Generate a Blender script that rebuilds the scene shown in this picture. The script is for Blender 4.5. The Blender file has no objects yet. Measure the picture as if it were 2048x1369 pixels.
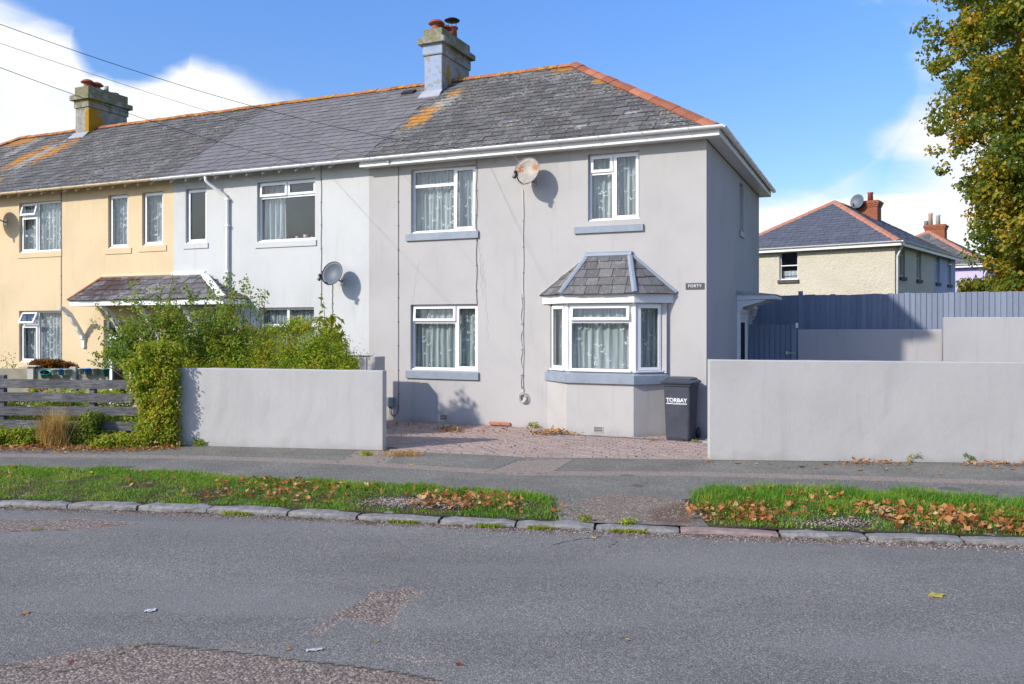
import bpy, bmesh, math, random
import numpy as np
from mathutils import Vector, Matrix, Euler, noise as mnoise
R = math.radians
rnd = random.Random(7)
rng = np.random.default_rng(7)
scene = bpy.context.scene
COL = scene.collection

# ------------------------------------------------------------------ camera, sky, sun, exposure
FPX, HOR, EYE = 1668.0, 650.0, 2.0          # focal length and horizon of the 2048 px photograph, eye height (m)
cam_d = bpy.data.cameras.new('camera'); cam = bpy.data.objects.new('camera', cam_d); COL.objects.link(cam)
cam.location = (0, 0, EYE); cam.rotation_euler = (R(90), 0, 0)
cam_d.sensor_width = 36; cam_d.lens = FPX / 2048 * 36; cam_d.shift_y = -34.5 / 2048
cam_d.clip_start = .1; cam_d.clip_end = 3000
scene.camera = cam
SUN = Vector((-.98, -.62, .68)).normalized()
sun_el = math.asin(SUN.z); sun_az = math.atan2(SUN.x, SUN.y)
sd = bpy.data.lights.new('sun', 'SUN'); sd.energy = 2.1; sd.angle = R(1.4); sd.color = (1, .95, .87)
so = bpy.data.objects.new('sun', sd); COL.objects.link(so)
so.rotation_euler = SUN.to_track_quat('Z', 'Y').to_euler(); so.location = (-30, -20, 30)
scene.view_settings.view_transform = 'Standard'; scene.view_settings.look = 'None'
scene.view_settings.gamma = 1; scene.view_settings.exposure = 1.06
scene.view_settings.use_curve_mapping = False
scene.cycles.max_bounces = 6; scene.cycles.transparent_max_bounces = 12
scene.cycles.sample_clamp_indirect = 4

# ------------------------------------------------------------------ node helper
class NT:
    def __init__(s, tree): s.t = tree; s.nodes = tree.nodes
    def n(s, kind, ins=None, **props):
        nd = s.nodes.new('ShaderNode' + kind)
        for k, v in props.items(): setattr(nd, k, v)
        for k, v in (ins or {}).items(): s.put(nd.inputs[k], v)
        return nd
    def put(s, sock, v):
        if isinstance(v, bpy.types.NodeSocket): s.t.links.new(v, sock)
        elif hasattr(v, 'outputs'): s.t.links.new(v.outputs[0], sock)
        else:
            if isinstance(v, (tuple, list)) and len(v) == 3 and sock.type == 'RGBA': v = (*v, 1)
            sock.default_value = v
    def m(s, op, a, b=0.0, c=0.0, clamp=False):
        nd = s.n('Math', operation=op, use_clamp=clamp)
        s.put(nd.inputs[0], a); s.put(nd.inputs[1], b); s.put(nd.inputs[2], c)
        return nd.outputs[0]
    def mix(s, fac, a, b, mode='MIX'):
        nd = s.n('MixRGB', blend_type=mode)
        s.put(nd.inputs[0], fac); s.put(nd.inputs[1], a); s.put(nd.inputs[2], b)
        return nd.outputs[0]
    def step(s, v, lo, hi, o0=0.0, o1=1.0):
        nd = s.n('MapRange', interpolation_type='SMOOTHSTEP')
        for i, x in enumerate((v, lo, hi, o0, o1)): s.put(nd.inputs[i], x)
        return nd.outputs[0]
    def lin(s, v, lo, hi, o0, o1):
        nd = s.n('MapRange')
        for i, x in enumerate((v, lo, hi, o0, o1)): s.put(nd.inputs[i], x)
        return nd.outputs[0]
    def ramp(s, v, stops):
        nd = s.n('ValToRGB'); cr = nd.color_ramp
        while len(cr.elements) < len(stops): cr.elements.new(.5)
        for e, (p, c) in zip(cr.elements, stops): e.position = p; e.color = (*c, 1)
        s.put(nd.inputs[0], v); return nd.outputs[0]
    def noise(s, vec, scale, detail=4.0, rough=.55, dist=0.0, col=False):
        nd = s.n('TexNoise', {'Vector': vec, 'Scale': scale, 'Detail': detail, 'Roughness': rough, 'Distortion': dist})
        return nd.outputs['Color' if col else 'Fac']
    def vor(s, vec, scale, out='Distance', feature='F1'):
        nd = s.n('TexVoronoi', {'Vector': vec, 'Scale': scale}, feature=feature); return nd.outputs[out]
    def vscale(s, vec, xyz):
        nd = s.n('VectorMath', operation='MULTIPLY'); s.put(nd.inputs[0], vec); nd.inputs[1].default_value = xyz
        return nd.outputs[0]
    def pos(s): return s.n('NewGeometry').outputs['Position']
    def obj(s, o=None):
        nd = s.n('TexCoord')
        if o: nd.object = o
        return nd.outputs['Object']
    def sep(s, v): return s.n('SeparateXYZ', {0: v}).outputs
    def island(s): return s.n('NewGeometry').outputs['Random Per Island']
    def rand(s):                                       # one number per object and per loose piece
        return s.m('FRACT', s.m('ADD', s.n('ObjectInfo').outputs['Random'], s.m('MULTIPLY', s.island(), 7.31)))
    def attr(s, name): return s.n('Attribute', attribute_name=name).outputs['Fac']
    def blob(s, xyz, centre, radii):                   # 1 in the middle of an ellipse, 0 outside
        acc = None
        for ch, c, r in zip(xyz, centre, radii):
            if r is None: continue
            q = s.m('POWER', s.m('ABSOLUTE', s.m('DIVIDE', s.m('SUBTRACT', ch, c), r)), 2.0)
            acc = q if acc is None else s.m('ADD', acc, q)
        return s.m('SUBTRACT', 1.0, s.m('SQRT', acc), clamp=True)

MATS = {}
def mat(name, fn):
    m = bpy.data.materials.new(name); m.use_nodes = True
    N = NT(m.node_tree); b = N.nodes['Principled BSDF']
    d = fn(N)
    N.put(b.inputs['Base Color'], d.get('color', (.5, .5, .5)))
    N.put(b.inputs['Roughness'], d.get('rough', .8))
    N.put(b.inputs['Specular IOR Level'], d.get('spec', .3))
    if 'metal' in d: N.put(b.inputs['Metallic'], d['metal'])
    if 'bump' in d:
        bp = N.n('Bump', {'Height': d['bump'], 'Distance': d.get('bdist', .01), 'Strength': d.get('bstr', 1.0)})
        N.t.links.new(bp.outputs[0], b.inputs['Normal'])
    if 'trans' in d:                                   # light coming through leaves and cloth
        tr = N.n('BsdfTranslucent', {'Color': d.get('tcolor', d['color'])})
        mx = N.n('MixShader', {0: d['trans'], 1: b, 2: tr})
        out = mx
        if 'alpha' in d:
            tp = N.n('BsdfTransparent'); out = N.n('MixShader', {0: d['alpha'], 1: tp, 2: mx})
        N.t.links.new(out.outputs[0], N.nodes['Material Output'].inputs[0])
    MATS[name] = m
    return m

def plain(name, col, rough=.6, spec=.4, var=.12, scale=6, bump=0, bscale=80, metal=0, col2=None, thr=.62, scale2=9):
    def f(N):
        p = N.pos()
        n1 = N.noise(p, scale, 5)
        c = N.mix(1.0, col, N.lin(n1, .3, .7, (1 - var,) * 3, (1 + var,) * 3) if False else N.ramp(n1, [(.3, (1 - var,) * 3), (.7, (1, 1, 1))]), 'MULTIPLY')
        if col2: c = N.mix(N.step(N.noise(p, scale2, 6), thr, thr + .08), c, col2)
        d = dict(color=c, rough=rough, spec=spec, metal=metal)
        if bump: d['bump'] = N.noise(p, bscale, 3); d['bdist'] = bump
        return d
    return mat(name, f)

# ------------------------------------------------------------------ world: Nishita sky with clouds mixed in by direction
w = bpy.data.worlds.new('World'); scene.world = w; w.use_nodes = True
N = NT(w.node_tree); bg = N.nodes['Background']
sky = N.n('TexSky', sky_type='NISHITA', sun_disc=False, sun_elevation=sun_el, sun_rotation=sun_az, altitude=20, air_density=1.0, dust_density=.6, ozone_density=2.2)
dirv = N.n('TexCoord').outputs['Generated']
dx, dy, dz = N.sep(dirv)[0:3]
az = N.m('MULTIPLY', N.m('ARCTAN2', dx, dy), 57.2958); el = N.m('MULTIPLY', N.m('ARCSINE', dz), 57.2958)
skyc = N.n('HueSaturation', {'Hue': .513, 'Saturation': 1.27, 'Value': N.step(el, 0, 34, .54, .90), 'Color': sky.outputs[0]}).outputs[0]
wn = N.noise(N.vscale(dirv, (1, 1, 1.9)), 5.0, 9, .56, .25)
wn2 = N.noise(N.vscale(dirv, (1, 1, 1.6)), 2.3, 5, .5)
cov = N.m('ADD', N.m('MULTIPLY', N.m('SUBTRACT', wn, .5), 1.5), N.m('MULTIPLY', N.m('SUBTRACT', wn2, .5), .5))
cov = N.m('ADD', cov, N.m('ADD', N.step(el, 0, 26, .34, .02), N.step(el, 28, 50, 0, .16)))  # second term: unseen clouds added overhead to lift the fill light
for (a0, e0, ra, re, k) in [(-34, 12.0, 9, 8.5, 1.1), (-36, 7, 11, 8, 1.0), (-19.0, 11.8, 9.5, 5.4, 1.2), (-24, 9, 13, 6, .9), (24.0, 4.9, 8.5, 3.3, 1.05), (25.6, 12.0, 3.6, 2.0, .40), (17, 6, 6, 3, .45), (-24.5, 16.6, 3.4, 2.8, -.8), (30, 8, 6, 6, .5), (-55, 12, 14, 10, .6), (58, 10, 15, 9, .6), (-2, 22, 24, 11, -1.0), (13, 15, 13, 8, -.9), (-26, 21.5, 10, 4, -.6)]:
    b = N.blob((az, el), (a0, e0), (ra, re))
    cov = N.m('ADD', cov, N.m('MULTIPLY', N.m('POWER', b, .6), k))
dens = N.step(cov, .06, .72)
ccol = N.ramp(N.noise(N.vscale(dirv, (1, 1, 2.2)), 6.5, 6, .55), [(.28, (2.9, 3.03, 3.25)), (.6, (3.6, 3.6, 3.6))])
N.put(bg.inputs[0], N.mix(dens, skyc, ccol)); bg.inputs[1].default_value = .15

# ------------------------------------------------------------------ frames and measuring helpers
TH = R(23.7)
CORNER = Vector((3.451, 14.8, 0))
RV = Vector((math.cos(TH), -math.sin(TH), 0)); DV = Vector((math.sin(TH), math.cos(TH), 0))
def hw(u, v, z=0): return CORNER + RV * u + DV * v + Vector((0, 0, z))     # terrace frame to world
def gnd(px, py, z=0):
    Y = FPX * (EYE - z) / (py - HOR); return Vector(((px - 1024) / FPX * Y, Y, z))
def fac(px, py, v=0.0):
    r = Vector(((px - 1024) / FPX, 1, -(py - HOR) / FPX)); o = Vector((0, 0, EYE))
    t = (CORNER + DV * v - o).dot(DV) / r.dot(DV); q = o + r * t - CORNER
    return q.dot(RV), q.z
def at(px, py, Y): return Vector(((px - 1024) / FPX * Y, Y, EYE - (py - HOR) / FPX * Y))

# ------------------------------------------------------------------ mesh builder
class MB:
    def __init__(s): s.v = []; s.f = []; s.mi = []; s.sm = []
    def add(s, vs, fs, mi=0, sm=False):
        k = len(s.v); s.v += [tuple(x) for x in vs]
        for f in fs: s.f.append([i + k for i in f]); s.mi.append(mi); s.sm.append(sm)
        return s
    def box(s, x0, x1, y0, y1, z0, z1, mi=0, M=None):
        vs = [Vector(p) for p in ((x0, y0, z0), (x1, y0, z0), (x1, y1, z0), (x0, y1, z0), (x0, y0, z1), (x1, y0, z1), (x1, y1, z1), (x0, y1, z1))]
        if M: vs = [M @ p for p in vs]
        return s.add(vs, [(0, 3, 2, 1), (4, 5, 6, 7), (0, 1, 5, 4), (1, 2, 6, 5), (2, 3, 7, 6), (3, 0, 4, 7)], mi)
    def bev(s, x0, x1, y0, y1, z0, z1, b=.01, mi=0, M=None, jit=0.0):   # box with chamfered vertical and top edges
        def ring(x0, x1, y0, y1, z, b):
            return [(x0 + b, y0, z), (x1 - b, y0, z), (x1, y0 + b, z), (x1, y1 - b, z), (x1 - b, y1, z), (x0 + b, y1, z), (x0, y1 - b, z), (x0, y0 + b, z)]
        r = ring(x0, x1, y0, y1, z0, b) + ring(x0, x1, y0, y1, z1 - b, b) + ring(x0 + b, x1 - b, y0 + b, y1 - b, z1, b * .6)
        vs = [Vector(p) for p in r]
        if jit:
            for p in vs: p += Vector((rnd.uniform(-jit, jit), rnd.uniform(-jit, jit), rnd.uniform(-jit, jit)))
        if M: vs = [M @ p for p in vs]
        fs = [tuple(range(7, -1, -1)), tuple(range(16, 24))]
        for k in (0, 8): fs += [(k + i, k + (i + 1) % 8, k + 8 + (i + 1) % 8, k + 8 + i) for i in range(8)]
        return s.add(vs, fs, mi)
    def prism(s, poly, z0, z1, mi=0, poly2=None):
        n = len(poly); p2 = poly2 or poly
        vs = [(x, y, z0) for x, y in poly] + [(x, y, z1) for x, y in p2]
        fs = [tuple(range(n - 1, -1, -1)), tuple(range(n, 2 * n))] + [(i, (i + 1) % n, n + (i + 1) % n, n + i) for i in range(n)]
        return s.add(vs, fs, mi)
    def extr(s, prof, a, b, mi=0, sm=False, closed=True, cap=True):     # profile given as (y,z), swept along x from a to b
        n = len(prof); vs = [(a, y, z) for y, z in prof] + [(b, y, z) for y, z in prof]
        fs = [(i, (i + 1) % n, n + (i + 1) % n, n + i) for i in range(n if closed else n - 1)]
        s.add(vs, fs, mi, sm)
        if cap and closed: s.add(vs, [tuple(range(n - 1, -1, -1)), tuple(range(n, 2 * n))], mi)
        return s
    def tube(s, pts, r, seg=6, mi=0, r1=None):
        pts = [Vector(p) for p in pts]; n = len(pts); vs = []; fs = []
        for i, p in enumerate(pts):
            t = (pts[min(i + 1, n - 1)] - pts[max(i - 1, 0)]).normalized()
            a = t.orthogonal().normalized() if i == 0 else (a - t * a.dot(t)).normalized()
            bb = t.cross(a); rr = r if r1 is None else r + (r1 - r) * i / (n - 1)
            vs += [p + (a * math.cos(6.2832 * k / seg) + bb * math.sin(6.2832 * k / seg)) * rr for k in range(seg)]
        for i in range(n - 1):
            fs += [(i * seg + k, i * seg + (k + 1) % seg, (i + 1) * seg + (k + 1) % seg, (i + 1) * seg + k) for k in range(seg)]
        fs += [tuple(range(seg - 1, -1, -1)), tuple((n - 1) * seg + k for k in range(seg))]
        return s.add(vs, fs, mi, True)
    def lathe(s, prof, seg=16, mi=0, M=None, sm=True):                  # prof (radius, z)
        vs = []; n = len(prof)
        for rr, z in prof: vs += [Vector((rr * math.cos(6.2832 * k / seg), rr * math.sin(6.2832 * k / seg), z)) for k in range(seg)]
        if M: vs = [M @ p for p in vs]
        fs = [(i * seg + k, i * seg + (k + 1) % seg, (i + 1) * seg + (k + 1) % seg, (i + 1) * seg + k) for i in range(n - 1) for k in range(seg)]
        fs += [tuple(range(seg - 1, -1, -1)), tuple((n - 1) * seg + k for k in range(seg))]
        return s.add(vs, fs, mi, sm)
    def mesh(s, name, mats):
        me = bpy.data.meshes.new(name); me.from_pydata([tuple(p) for p in s.v], [], s.f)
        for m in (mats if isinstance(mats, (list, tuple)) else [mats]): me.materials.append(m)
        me.polygons.foreach_set('material_index', s.mi); me.polygons.foreach_set('use_smooth', s.sm)
        me.update(); return me
    def build(s, name, mats, parent=None, M=None, loc=None):
        return link(name, s.mesh(name, mats), parent, M, loc)

def link(name, me, parent=None, M=None, loc=None):
    o = bpy.data.objects.new(name, me); COL.objects.link(o)
    if parent: o.parent = parent
    if M is not None: o.matrix_local = M
    if loc is not None: o.location = loc
    return o
def empty(name, label, cat, loc=(0, 0, 0), rz=0, group=None):
    o = bpy.data.objects.new(name, None); COL.objects.link(o); o.location = loc; o.rotation_euler = (0, 0, rz)
    o.empty_display_size = .2
    return tag(o, label, cat, group)
def tag(o, label, cat, group=None):
    o['label'] = label; o['category'] = cat
    if group: o['group'] = group
    return o
def struct(o): o['kind'] = 'structure'; return o
def stuff(o): o['kind'] = 'stuff'; return o
def npmesh(name, V, F, mats, tri=True):
    me = bpy.data.meshes.new(name); nv, nf, k = len(V), len(F), F.shape[1]
    me.vertices.add(nv); me.vertices.foreach_set('co', np.ascontiguousarray(V, dtype=np.float32).ravel())
    me.loops.add(nf * k); me.loops.foreach_set('vertex_index', np.ascontiguousarray(F, dtype=np.int32).ravel())
    me.polygons.add(nf); me.polygons.foreach_set('loop_start', np.arange(0, nf * k, k, dtype=np.int32))
    for m in (mats if isinstance(mats, (list, tuple)) else [mats]): me.materials.append(m)
    me.update(calc_edges=True); me.validate(); return me
def holes_plate(mb, x0, x1, z0, z1, holes, y0, y1, mi=0, back=True):    # a plate in the xz plane with rectangular openings, y0 front, y1 back
    xs = sorted({x0, x1, *[h[0] for h in holes], *[h[1] for h in holes]}); zs = sorted({z0, z1, *[h[2] for h in holes], *[h[3] for h in holes]})
    def solid(a, b, c, d):
        m = ((a + b) / 2, (c + d) / 2)
        return not any(h[0] < m[0] < h[1] and h[2] < m[1] < h[3] for h in holes)
    for i in range(len(xs) - 1):
        for j in range(len(zs) - 1):
            a, b, c, d = xs[i], xs[i + 1], zs[j], zs[j + 1]
            if solid(a, b, c, d):
                mb.add([(a, y0, c), (b, y0, c), (b, y0, d), (a, y0, d)], [(0, 1, 2, 3)], mi)
                if back: mb.add([(a, y1, c), (b, y1, c), (b, y1, d), (a, y1, d)], [(3, 2, 1, 0)], mi)
    for (a, b, c, d) in holes:
        mb.add([(a, y0, c), (b, y0, c), (b, y0, d), (a, y0, d), (a, y1, c), (b, y1, c), (b, y1, d), (a, y1, d)],
               [(0, 4, 5, 1), (1, 5, 6, 2), (2, 6, 7, 3), (3, 7, 4, 0)], mi)
    if back:
        a, b, c, d = x0, x1, z0, z1
        mb.add([(a, y0, c), (b, y0, c), (b, y0, d), (a, y0, d), (a, y1, c), (b, y1, c), (b, y1, d), (a, y1, d)],
               [(0, 1, 5, 4), (1, 2, 6, 5), (2, 3, 7, 6), (3, 0, 4, 7)], mi)
    return mb

# ------------------------------------------------------------------ materials
def render_wall(name, col, dirt=.10, pebble=0.0):
    def f(N):
        p = N.pos()
        big = N.noise(p, .9, 5, .6); fine = N.noise(p, 45, 4, .6); z = N.sep(p)[2]
        drip = N.noise(N.vscale(p, (3.5, 3.5, .35)), 1.6, 5, .6)
        c = N.mix(N.step(big, .35, .75, 0, 1), col, tuple(x * (1 - dirt) for x in col))
        c = N.mix(N.m('MULTIPLY', N.step(drip, .55, .75), .24), c, tuple(x * .62 for x in col))
        foot = N.m('MULTIPLY', N.step(N.m('ADD', z, N.m('MULTIPLY', N.noise(p, 3, 5), .5)), .42, .12), .35)
        c = N.mix(foot, c, (.20, .165, .12))
        sc = N.noise(N.vscale(p, (1, 1, .6)), 4.5, 7, .72)
        c = N.mix(N.m('MULTIPLY', N.step(sc, .60, .72), .13), c, tuple(x * .55 for x in col)); c = N.mix(N.m('MULTIPLY', N.step(sc, .40, .30), .14), c, tuple(min(1, x * 1.18) for x in col))
        c = N.mix(N.m('MULTIPLY', N.step(N.noise(p, 60, 2), .72, .78), .25), c, tuple(x * .5 for x in col))
        h = N.m('ADD', N.m('MULTIPLY', fine, .4), N.noise(p, 9, 4, .6))
        if pebble: h = N.m('ADD', N.m('MULTIPLY', N.vor(p, 22), .5), N.noise(p, 7, 4))
        return dict(color=c, rough=.85, spec=.2, bump=h, bdist=pebble or .006, bstr=.6)
    return mat(name, f)
M_GREY = render_wall('grey_render', (.475, .452, .428))
M_MIDW = render_wall('pale_blue_render', (.585, .585, .562))
M_YEL = render_wall('yellow_render', (.70, .545, .335))
M_GWALL = render_wall('garden_wall_render', (.49, .468, .44))
M_BWALL = render_wall('back_wall_render', (.42, .405, .40))
M_CREAM = render_wall('cream_pebbledash', (.585, .535, .415), pebble=.05)
M_FBLUE = render_wall('blue_grey_render', (.42, .44, .54))
M_PURP = render_wall('lilac_render', (.60, .51, .82))
M_UPVC = plain('white_upvc', (.86, .86, .85), .3, .5, .06, 2)
M_WPAINT = plain('white_painted_wood', (.80, .79, .76), .5, .4, .10, 4, .001)
M_CREAMP = plain('cream_painted_gutter', (.72, .55, .34), .5, .4, .2, 5, col2=(.55, .50, .42))
M_GUT = plain('white_gutter', (.82, .81, .78), .35, .5, .12, 5)
M_SILL = plain('blue_grey_paint', (.285, .325, .375), .5, .4, .18, 7, .002, 40)
M_DARK = plain('dark_void', (.03, .03, .03), .9, .1)
M_LEAD = plain('lead_flashing', (.42, .43, .44), .6, .4, .25, 8)
M_BLACKP = plain('black_plastic', (.02, .02, .022), .45, .5, .2)
M_CABLE = plain('grey_cable', (.16, .15, .15), .6, .3)
M_WCABLE = plain('white_cable', (.62, .60, .56), .6, .3, .2)
M_METAL = plain('galvanised_metal', (.45, .46, .47), .4, .5, .2, 12, metal=.7)
M_STONE = plain('old_sill_stone', (.09, .085, .085), .8, .3, .3, 6)
def _glass():
    m = bpy.data.materials.new('window_glass'); m.use_nodes = True; N = NT(m.node_tree)
    tp = N.n('BsdfTransparent', {'Color': (.95, .975, .97, 1)}); gl = N.n('BsdfGlossy', {'Color': (.95, .97, 1, 1), 'Roughness': .015})
    
    fr = N.n('LayerWeight', {'Blend': .5})
    mx = N.n('MixShader', {0: N.m('ADD', .045, N.m('MULTIPLY', N.m('POWER', fr.outputs['Facing'], 4.5), .8), clamp=True), 1: tp, 2: gl})
    N.t.links.new(mx.outputs[0], N.nodes['Material Output'].inputs[0]); return m
M_GLASS = _glass()
def _net(name, col, a_lo, a_hi):
    def f(N):
        p = N.obj(); s_ = N.sep(p)
        str_ = N.noise(N.vscale(p, (1, 0, .03)), 26, 3, .6)
        al = N.m('ADD', N.lin(str_, .35, .65, a_lo, a_hi), N.m('MULTIPLY', N.noise(N.vscale(p, (1, 0, 1)), 160, 2), .10), clamp=True)
        return dict(color=col, rough=.9, spec=.1, trans=.45, tcolor=col, alpha=al)
    return mat(name, f)
M_NET = _net('net_curtain', (.86, .90, .90), .42, .92)
M_NETW = _net('white_lace_curtain', (.88, .90, .93), .42, .95)
M_MOTIF = mat('curtain_motif', lambda N: dict(color=(.93, .95, .95), rough=.9, spec=.1, trans=.4, tcolor=(.9, .92, .92)))

def _slate(name, base, brown, lich, ref=None, spots=(), smooth=False):
    def f(N):
        p = N.pos(); r = N.rand()
        k_ = .10 if smooth else .27
        c = N.mix(N.step(r, .1, 1.0, 0, 1), tuple(x * (1 - k_) for x in base), tuple(x * (1 + k_) for x in base))
        c = N.mix(N.m('MULTIPLY', N.step(N.m('FRACT', N.m('MULTIPLY', r, 13.7)), .72, .95), .3 if smooth else .6), c, brown)
        n1 = N.noise(p, 5.5, 6, .65); n2 = N.noise(p, 17, 5, .65); n3 = N.noise(p, 1.1, 5, .6)
        c = N.mix(N.step(n1, .42, .72, 0, .55), c, tuple(x * .55 for x in base) if not smooth else tuple(x * .85 for x in base))
        if lich:
            c = N.mix(N.m('MULTIPLY', N.step(N.m('ADD', n2, N.m('MULTIPLY', n3, .45)), .80, .92), lich), c, (.40, .40, .34))
            c = N.mix(N.m('MULTIPLY', N.step(N.noise(p, 34, 3, .6), .63, .69), lich), c, (.50, .50, .44))
            c = N.mix(N.m('MULTIPLY', N.step(N.noise(p, 8, 6, .7), .645, .70), lich * .8), c, (.30, .30, .20))
        if ref:
            q = N.obj(ref); xyz = N.sep(q)[0:3]; br = N.m('ADD', N.m('MULTIPLY', N.noise(q, 4.2, 6, .7), .55), N.m('MULTIPLY', N.noise(q, 15, 6, .75), .45))
            for (cen, rad, colr, k) in spots:
                b = N.blob(xyz, cen, rad)
                msk = N.step(N.m('ADD', N.m('MULTIPLY', b, .93), N.m('MULTIPLY', N.m('SUBTRACT', br, .5), 3.6)), .40, .64)
                msk = N.m('MULTIPLY', msk, N.step(b, 0, .12))
                c = N.mix(N.m('MULTIPLY', msk, k), c, colr)
        return dict(color=c, rough=.62 if smooth else .8, spec=.35, bump=N.noise(p, 40, 5, .65), bdist=.004 if smooth else .012)
    return mat(name, f)
ORG = (.50, .22, .025); PALE = (.40, .39, .34)
def _terra(name, lichen):
    def f(N):
        p = N.pos(); r = N.rand()
        c = N.mix(r, (.27, .095, .05), (.43, .17, .095))
        n = N.noise(p, 7, 6, .65)
        c = N.mix(N.step(N.noise(p, 15, 5, .7), .52, .72, 0, .7), c, (.16, .075, .05))
        c = N.mix(N.step(n, .70 - lichen, .76 - lichen), c, (.50, .25, .03))
        c = N.mix(N.step(N.noise(p, 11, 5, .7), .66, .71), c, (.42, .38, .30))
        return dict(color=c, rough=.85, spec=.2, bump=N.noise(p, 50, 4), bdist=.006)
    return mat(name, f)
M_TERRA = _terra('terracotta_hip', .04); M_RIDGE = _terra('lichened_ridge', .20); M_TERRAC = plain('new_terracotta', (.50, .22, .14), .8, .2, .25, 3, .004)
def _foliage(name, stops, trans=.35, rough=.5, big=.6, isl=.62):
    def f(N):
        p = N.pos(); r = N.m('ADD', N.m('MULTIPLY', N.island(), isl), N.m('MULTIPLY', N.step(N.noise(p, big, 4, .6), .3, .7), 1 - isl))
        c = N.ramp(r, stops)
        return dict(color=c, rough=rough, spec=.35, trans=trans, tcolor=N.mix(.45, c, (.62, .64, .05)))
    return mat(name, f)
M_TREE = _foliage('autumn_leaves', [(.18, (.045, .085, .012)), (.42, (.11, .16, .016)), (.60, (.26, .25, .02)), (.74, (.46, .32, .022)), (.88, (.50, .20, .02))], .42, big=1.1, isl=.45)
M_HEDGE = _foliage('hedge_leaves', [(.1, (.13, .29, .02)), (.35, (.30, .47, .03)), (.65, (.56, .58, .04)), (.92, (.70, .55, .10))], .5, big=2.2)
M_SHRUB = _foliage('rose_leaves', [(.1, (.05, .15, .028)), (.5, (.14, .27, .04)), (.8, (.34, .38, .035)), (.96, (.46, .28, .07))], .45, big=2.0)
M_CLIMB = _foliage('climber_leaves', [(.1, (.10, .22, .018)), (.4, (.23, .35, .022)), (.7, (.46, .47, .035)), (.95, (.58, .32, .08))], .5, big=2.0)
M_LIME = _foliage('lime_leaves', [(.2, (.20, .24, .02)), (.8, (.36, .34, .03))], .45)
M_LEAFL = _foliage('dead_leaves', [(.03, (.12, .045, .015)), (.28, (.26, .085, .020)), (.5, (.40, .135, .035)), (.72, (.46, .23, .08)), (.88, (.52, .36, .18)), (.98, (.45, .36, .06))], .15, .7, 3)
M_GRASS = _foliage('grass_blades', [(.1, (.055, .19, .014)), (.45, (.115, .31, .02)), (.72, (.24, .37, .035)), (.95, (.44, .37, .10))], .4, .45, 2.2, .5)
M_DRY = _foliage('dry_grass', [(.1, (.34, .16, .03)), (.6, (.55, .31, .08)), (.95, (.68, .50, .24))], .2, .7)
M_RED = _foliage('red_succulent', [(.1, (.22, .035, .010)), (.6, (.36, .075, .015)), (.9, (.16, .15, .02))], .2)
M_PINK = _foliage('pink_flowers', [(.2, (.35, .03, .06)), (.8, (.45, .10, .20))], .2)
M_BARK = plain('bark', (.09, .065, .045), .9, .1, .4, 8, .01, 30)
M_STEM = plain('shrub_stem', (.16, .10, .045), .8, .2, .3, 20)
# ------------------------------------------------------------------ the terrace: shared dimensions (terrace frame u along the front, v into the house)
OV, ZE, ZR, VR = .27, 5.42, 8.08, 3.57
AL = math.atan2(ZR - ZE, VR + OV); SL = math.hypot(ZR - ZE, VR + OV)
HD = 7.13; WT = 5.56
U_PARTY1, U_PARTY2, U_END = -7.073, -12.565, -26.53
HIP_R, HIP_L = -3.72, -22.8
class House:
    def __init__(s, u0, label):
        s.e = empty('terraced_house', label, 'house', hw(u0, 0), -TH, 'terraced houses'); s.off = Matrix.Translation((-u0, 0, 0))
    def part(s, name, mb, mats, M=None):
        return mb.build(name, mats, s.e, s.off @ (M or Matrix.Identity(4)))
main = House(0, 'grey end terraced house with a slate roofed bay window and a rusty dish')
mid = House(U_PARTY1, 'pale bluish white middle terraced house between the grey and the yellow one')
yel = House(U_PARTY2, 'pale yellow terraced house at the left with lichen streaked slate roof')
M_SL_MAIN = _slate('old_slate', (.130, .122, .113), (.14, .11, .085), .9, main.e,
    [((-6.62, 1.75, None), (.42, 1.25, None), PALE, .8), ((-6.68, 1.6, None), (.55, 1.1, None), ORG, .95), ((-6.45, 2.75, None), (.35, .5, None), ORG, .8), ((-6.40, 2.3, None), (.45, .55, None), PALE, .6),
     ((-5.2, 3.5, None), (1.6, .28, None), PALE, .7), ((-3.95, 3.35, None), (.55, .45, None), ORG, .7), ((-2.72, 2.35, None), (.38, .25, None), ORG, .9), ((-2.1, 1.85, None), (.22, .18, None), ORG, .8),
     ((-2.45, .25, None), (.28, .12, None), PALE, .9), ((-1.5, .62, None), (.30, .12, None), PALE, .8), ((-.75, .02, None), (.30, .10, None), PALE, .8), ((-.45, .42, None), (.2, .1, None), PALE, .8)])
M_SL_MID = _slate('newer_slate', (.188, .175, .168), (.165, .15, .145), 0, main.e, [((-8.3, .35, None), (.12, .10, None), ORG, .9)], smooth=True)
M_SL_YEL = _slate('mossy_slate', (.128, .120, .112), (.13, .105, .08), .9, main.e,
    [((-19.9, 2.0, None), (.62, 1.7, None), PALE, .75), ((-20.4, 1.95, None), (.62, 1.7, None), ORG, .9), ((-19.45, 2.2, None), (.60, 1.35, None), ORG, .95), ((-19.6, .5, None), (.35, .3, None), ORG, .8), ((-22.3, 3.2, None), (1.3, .6, None), ORG, .85), ((-20.9, .9, None), (.6, .7, None), ORG, .7), ((-21.6, 2.6, None), (.5, 1.4, None), PALE, .5)])

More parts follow.
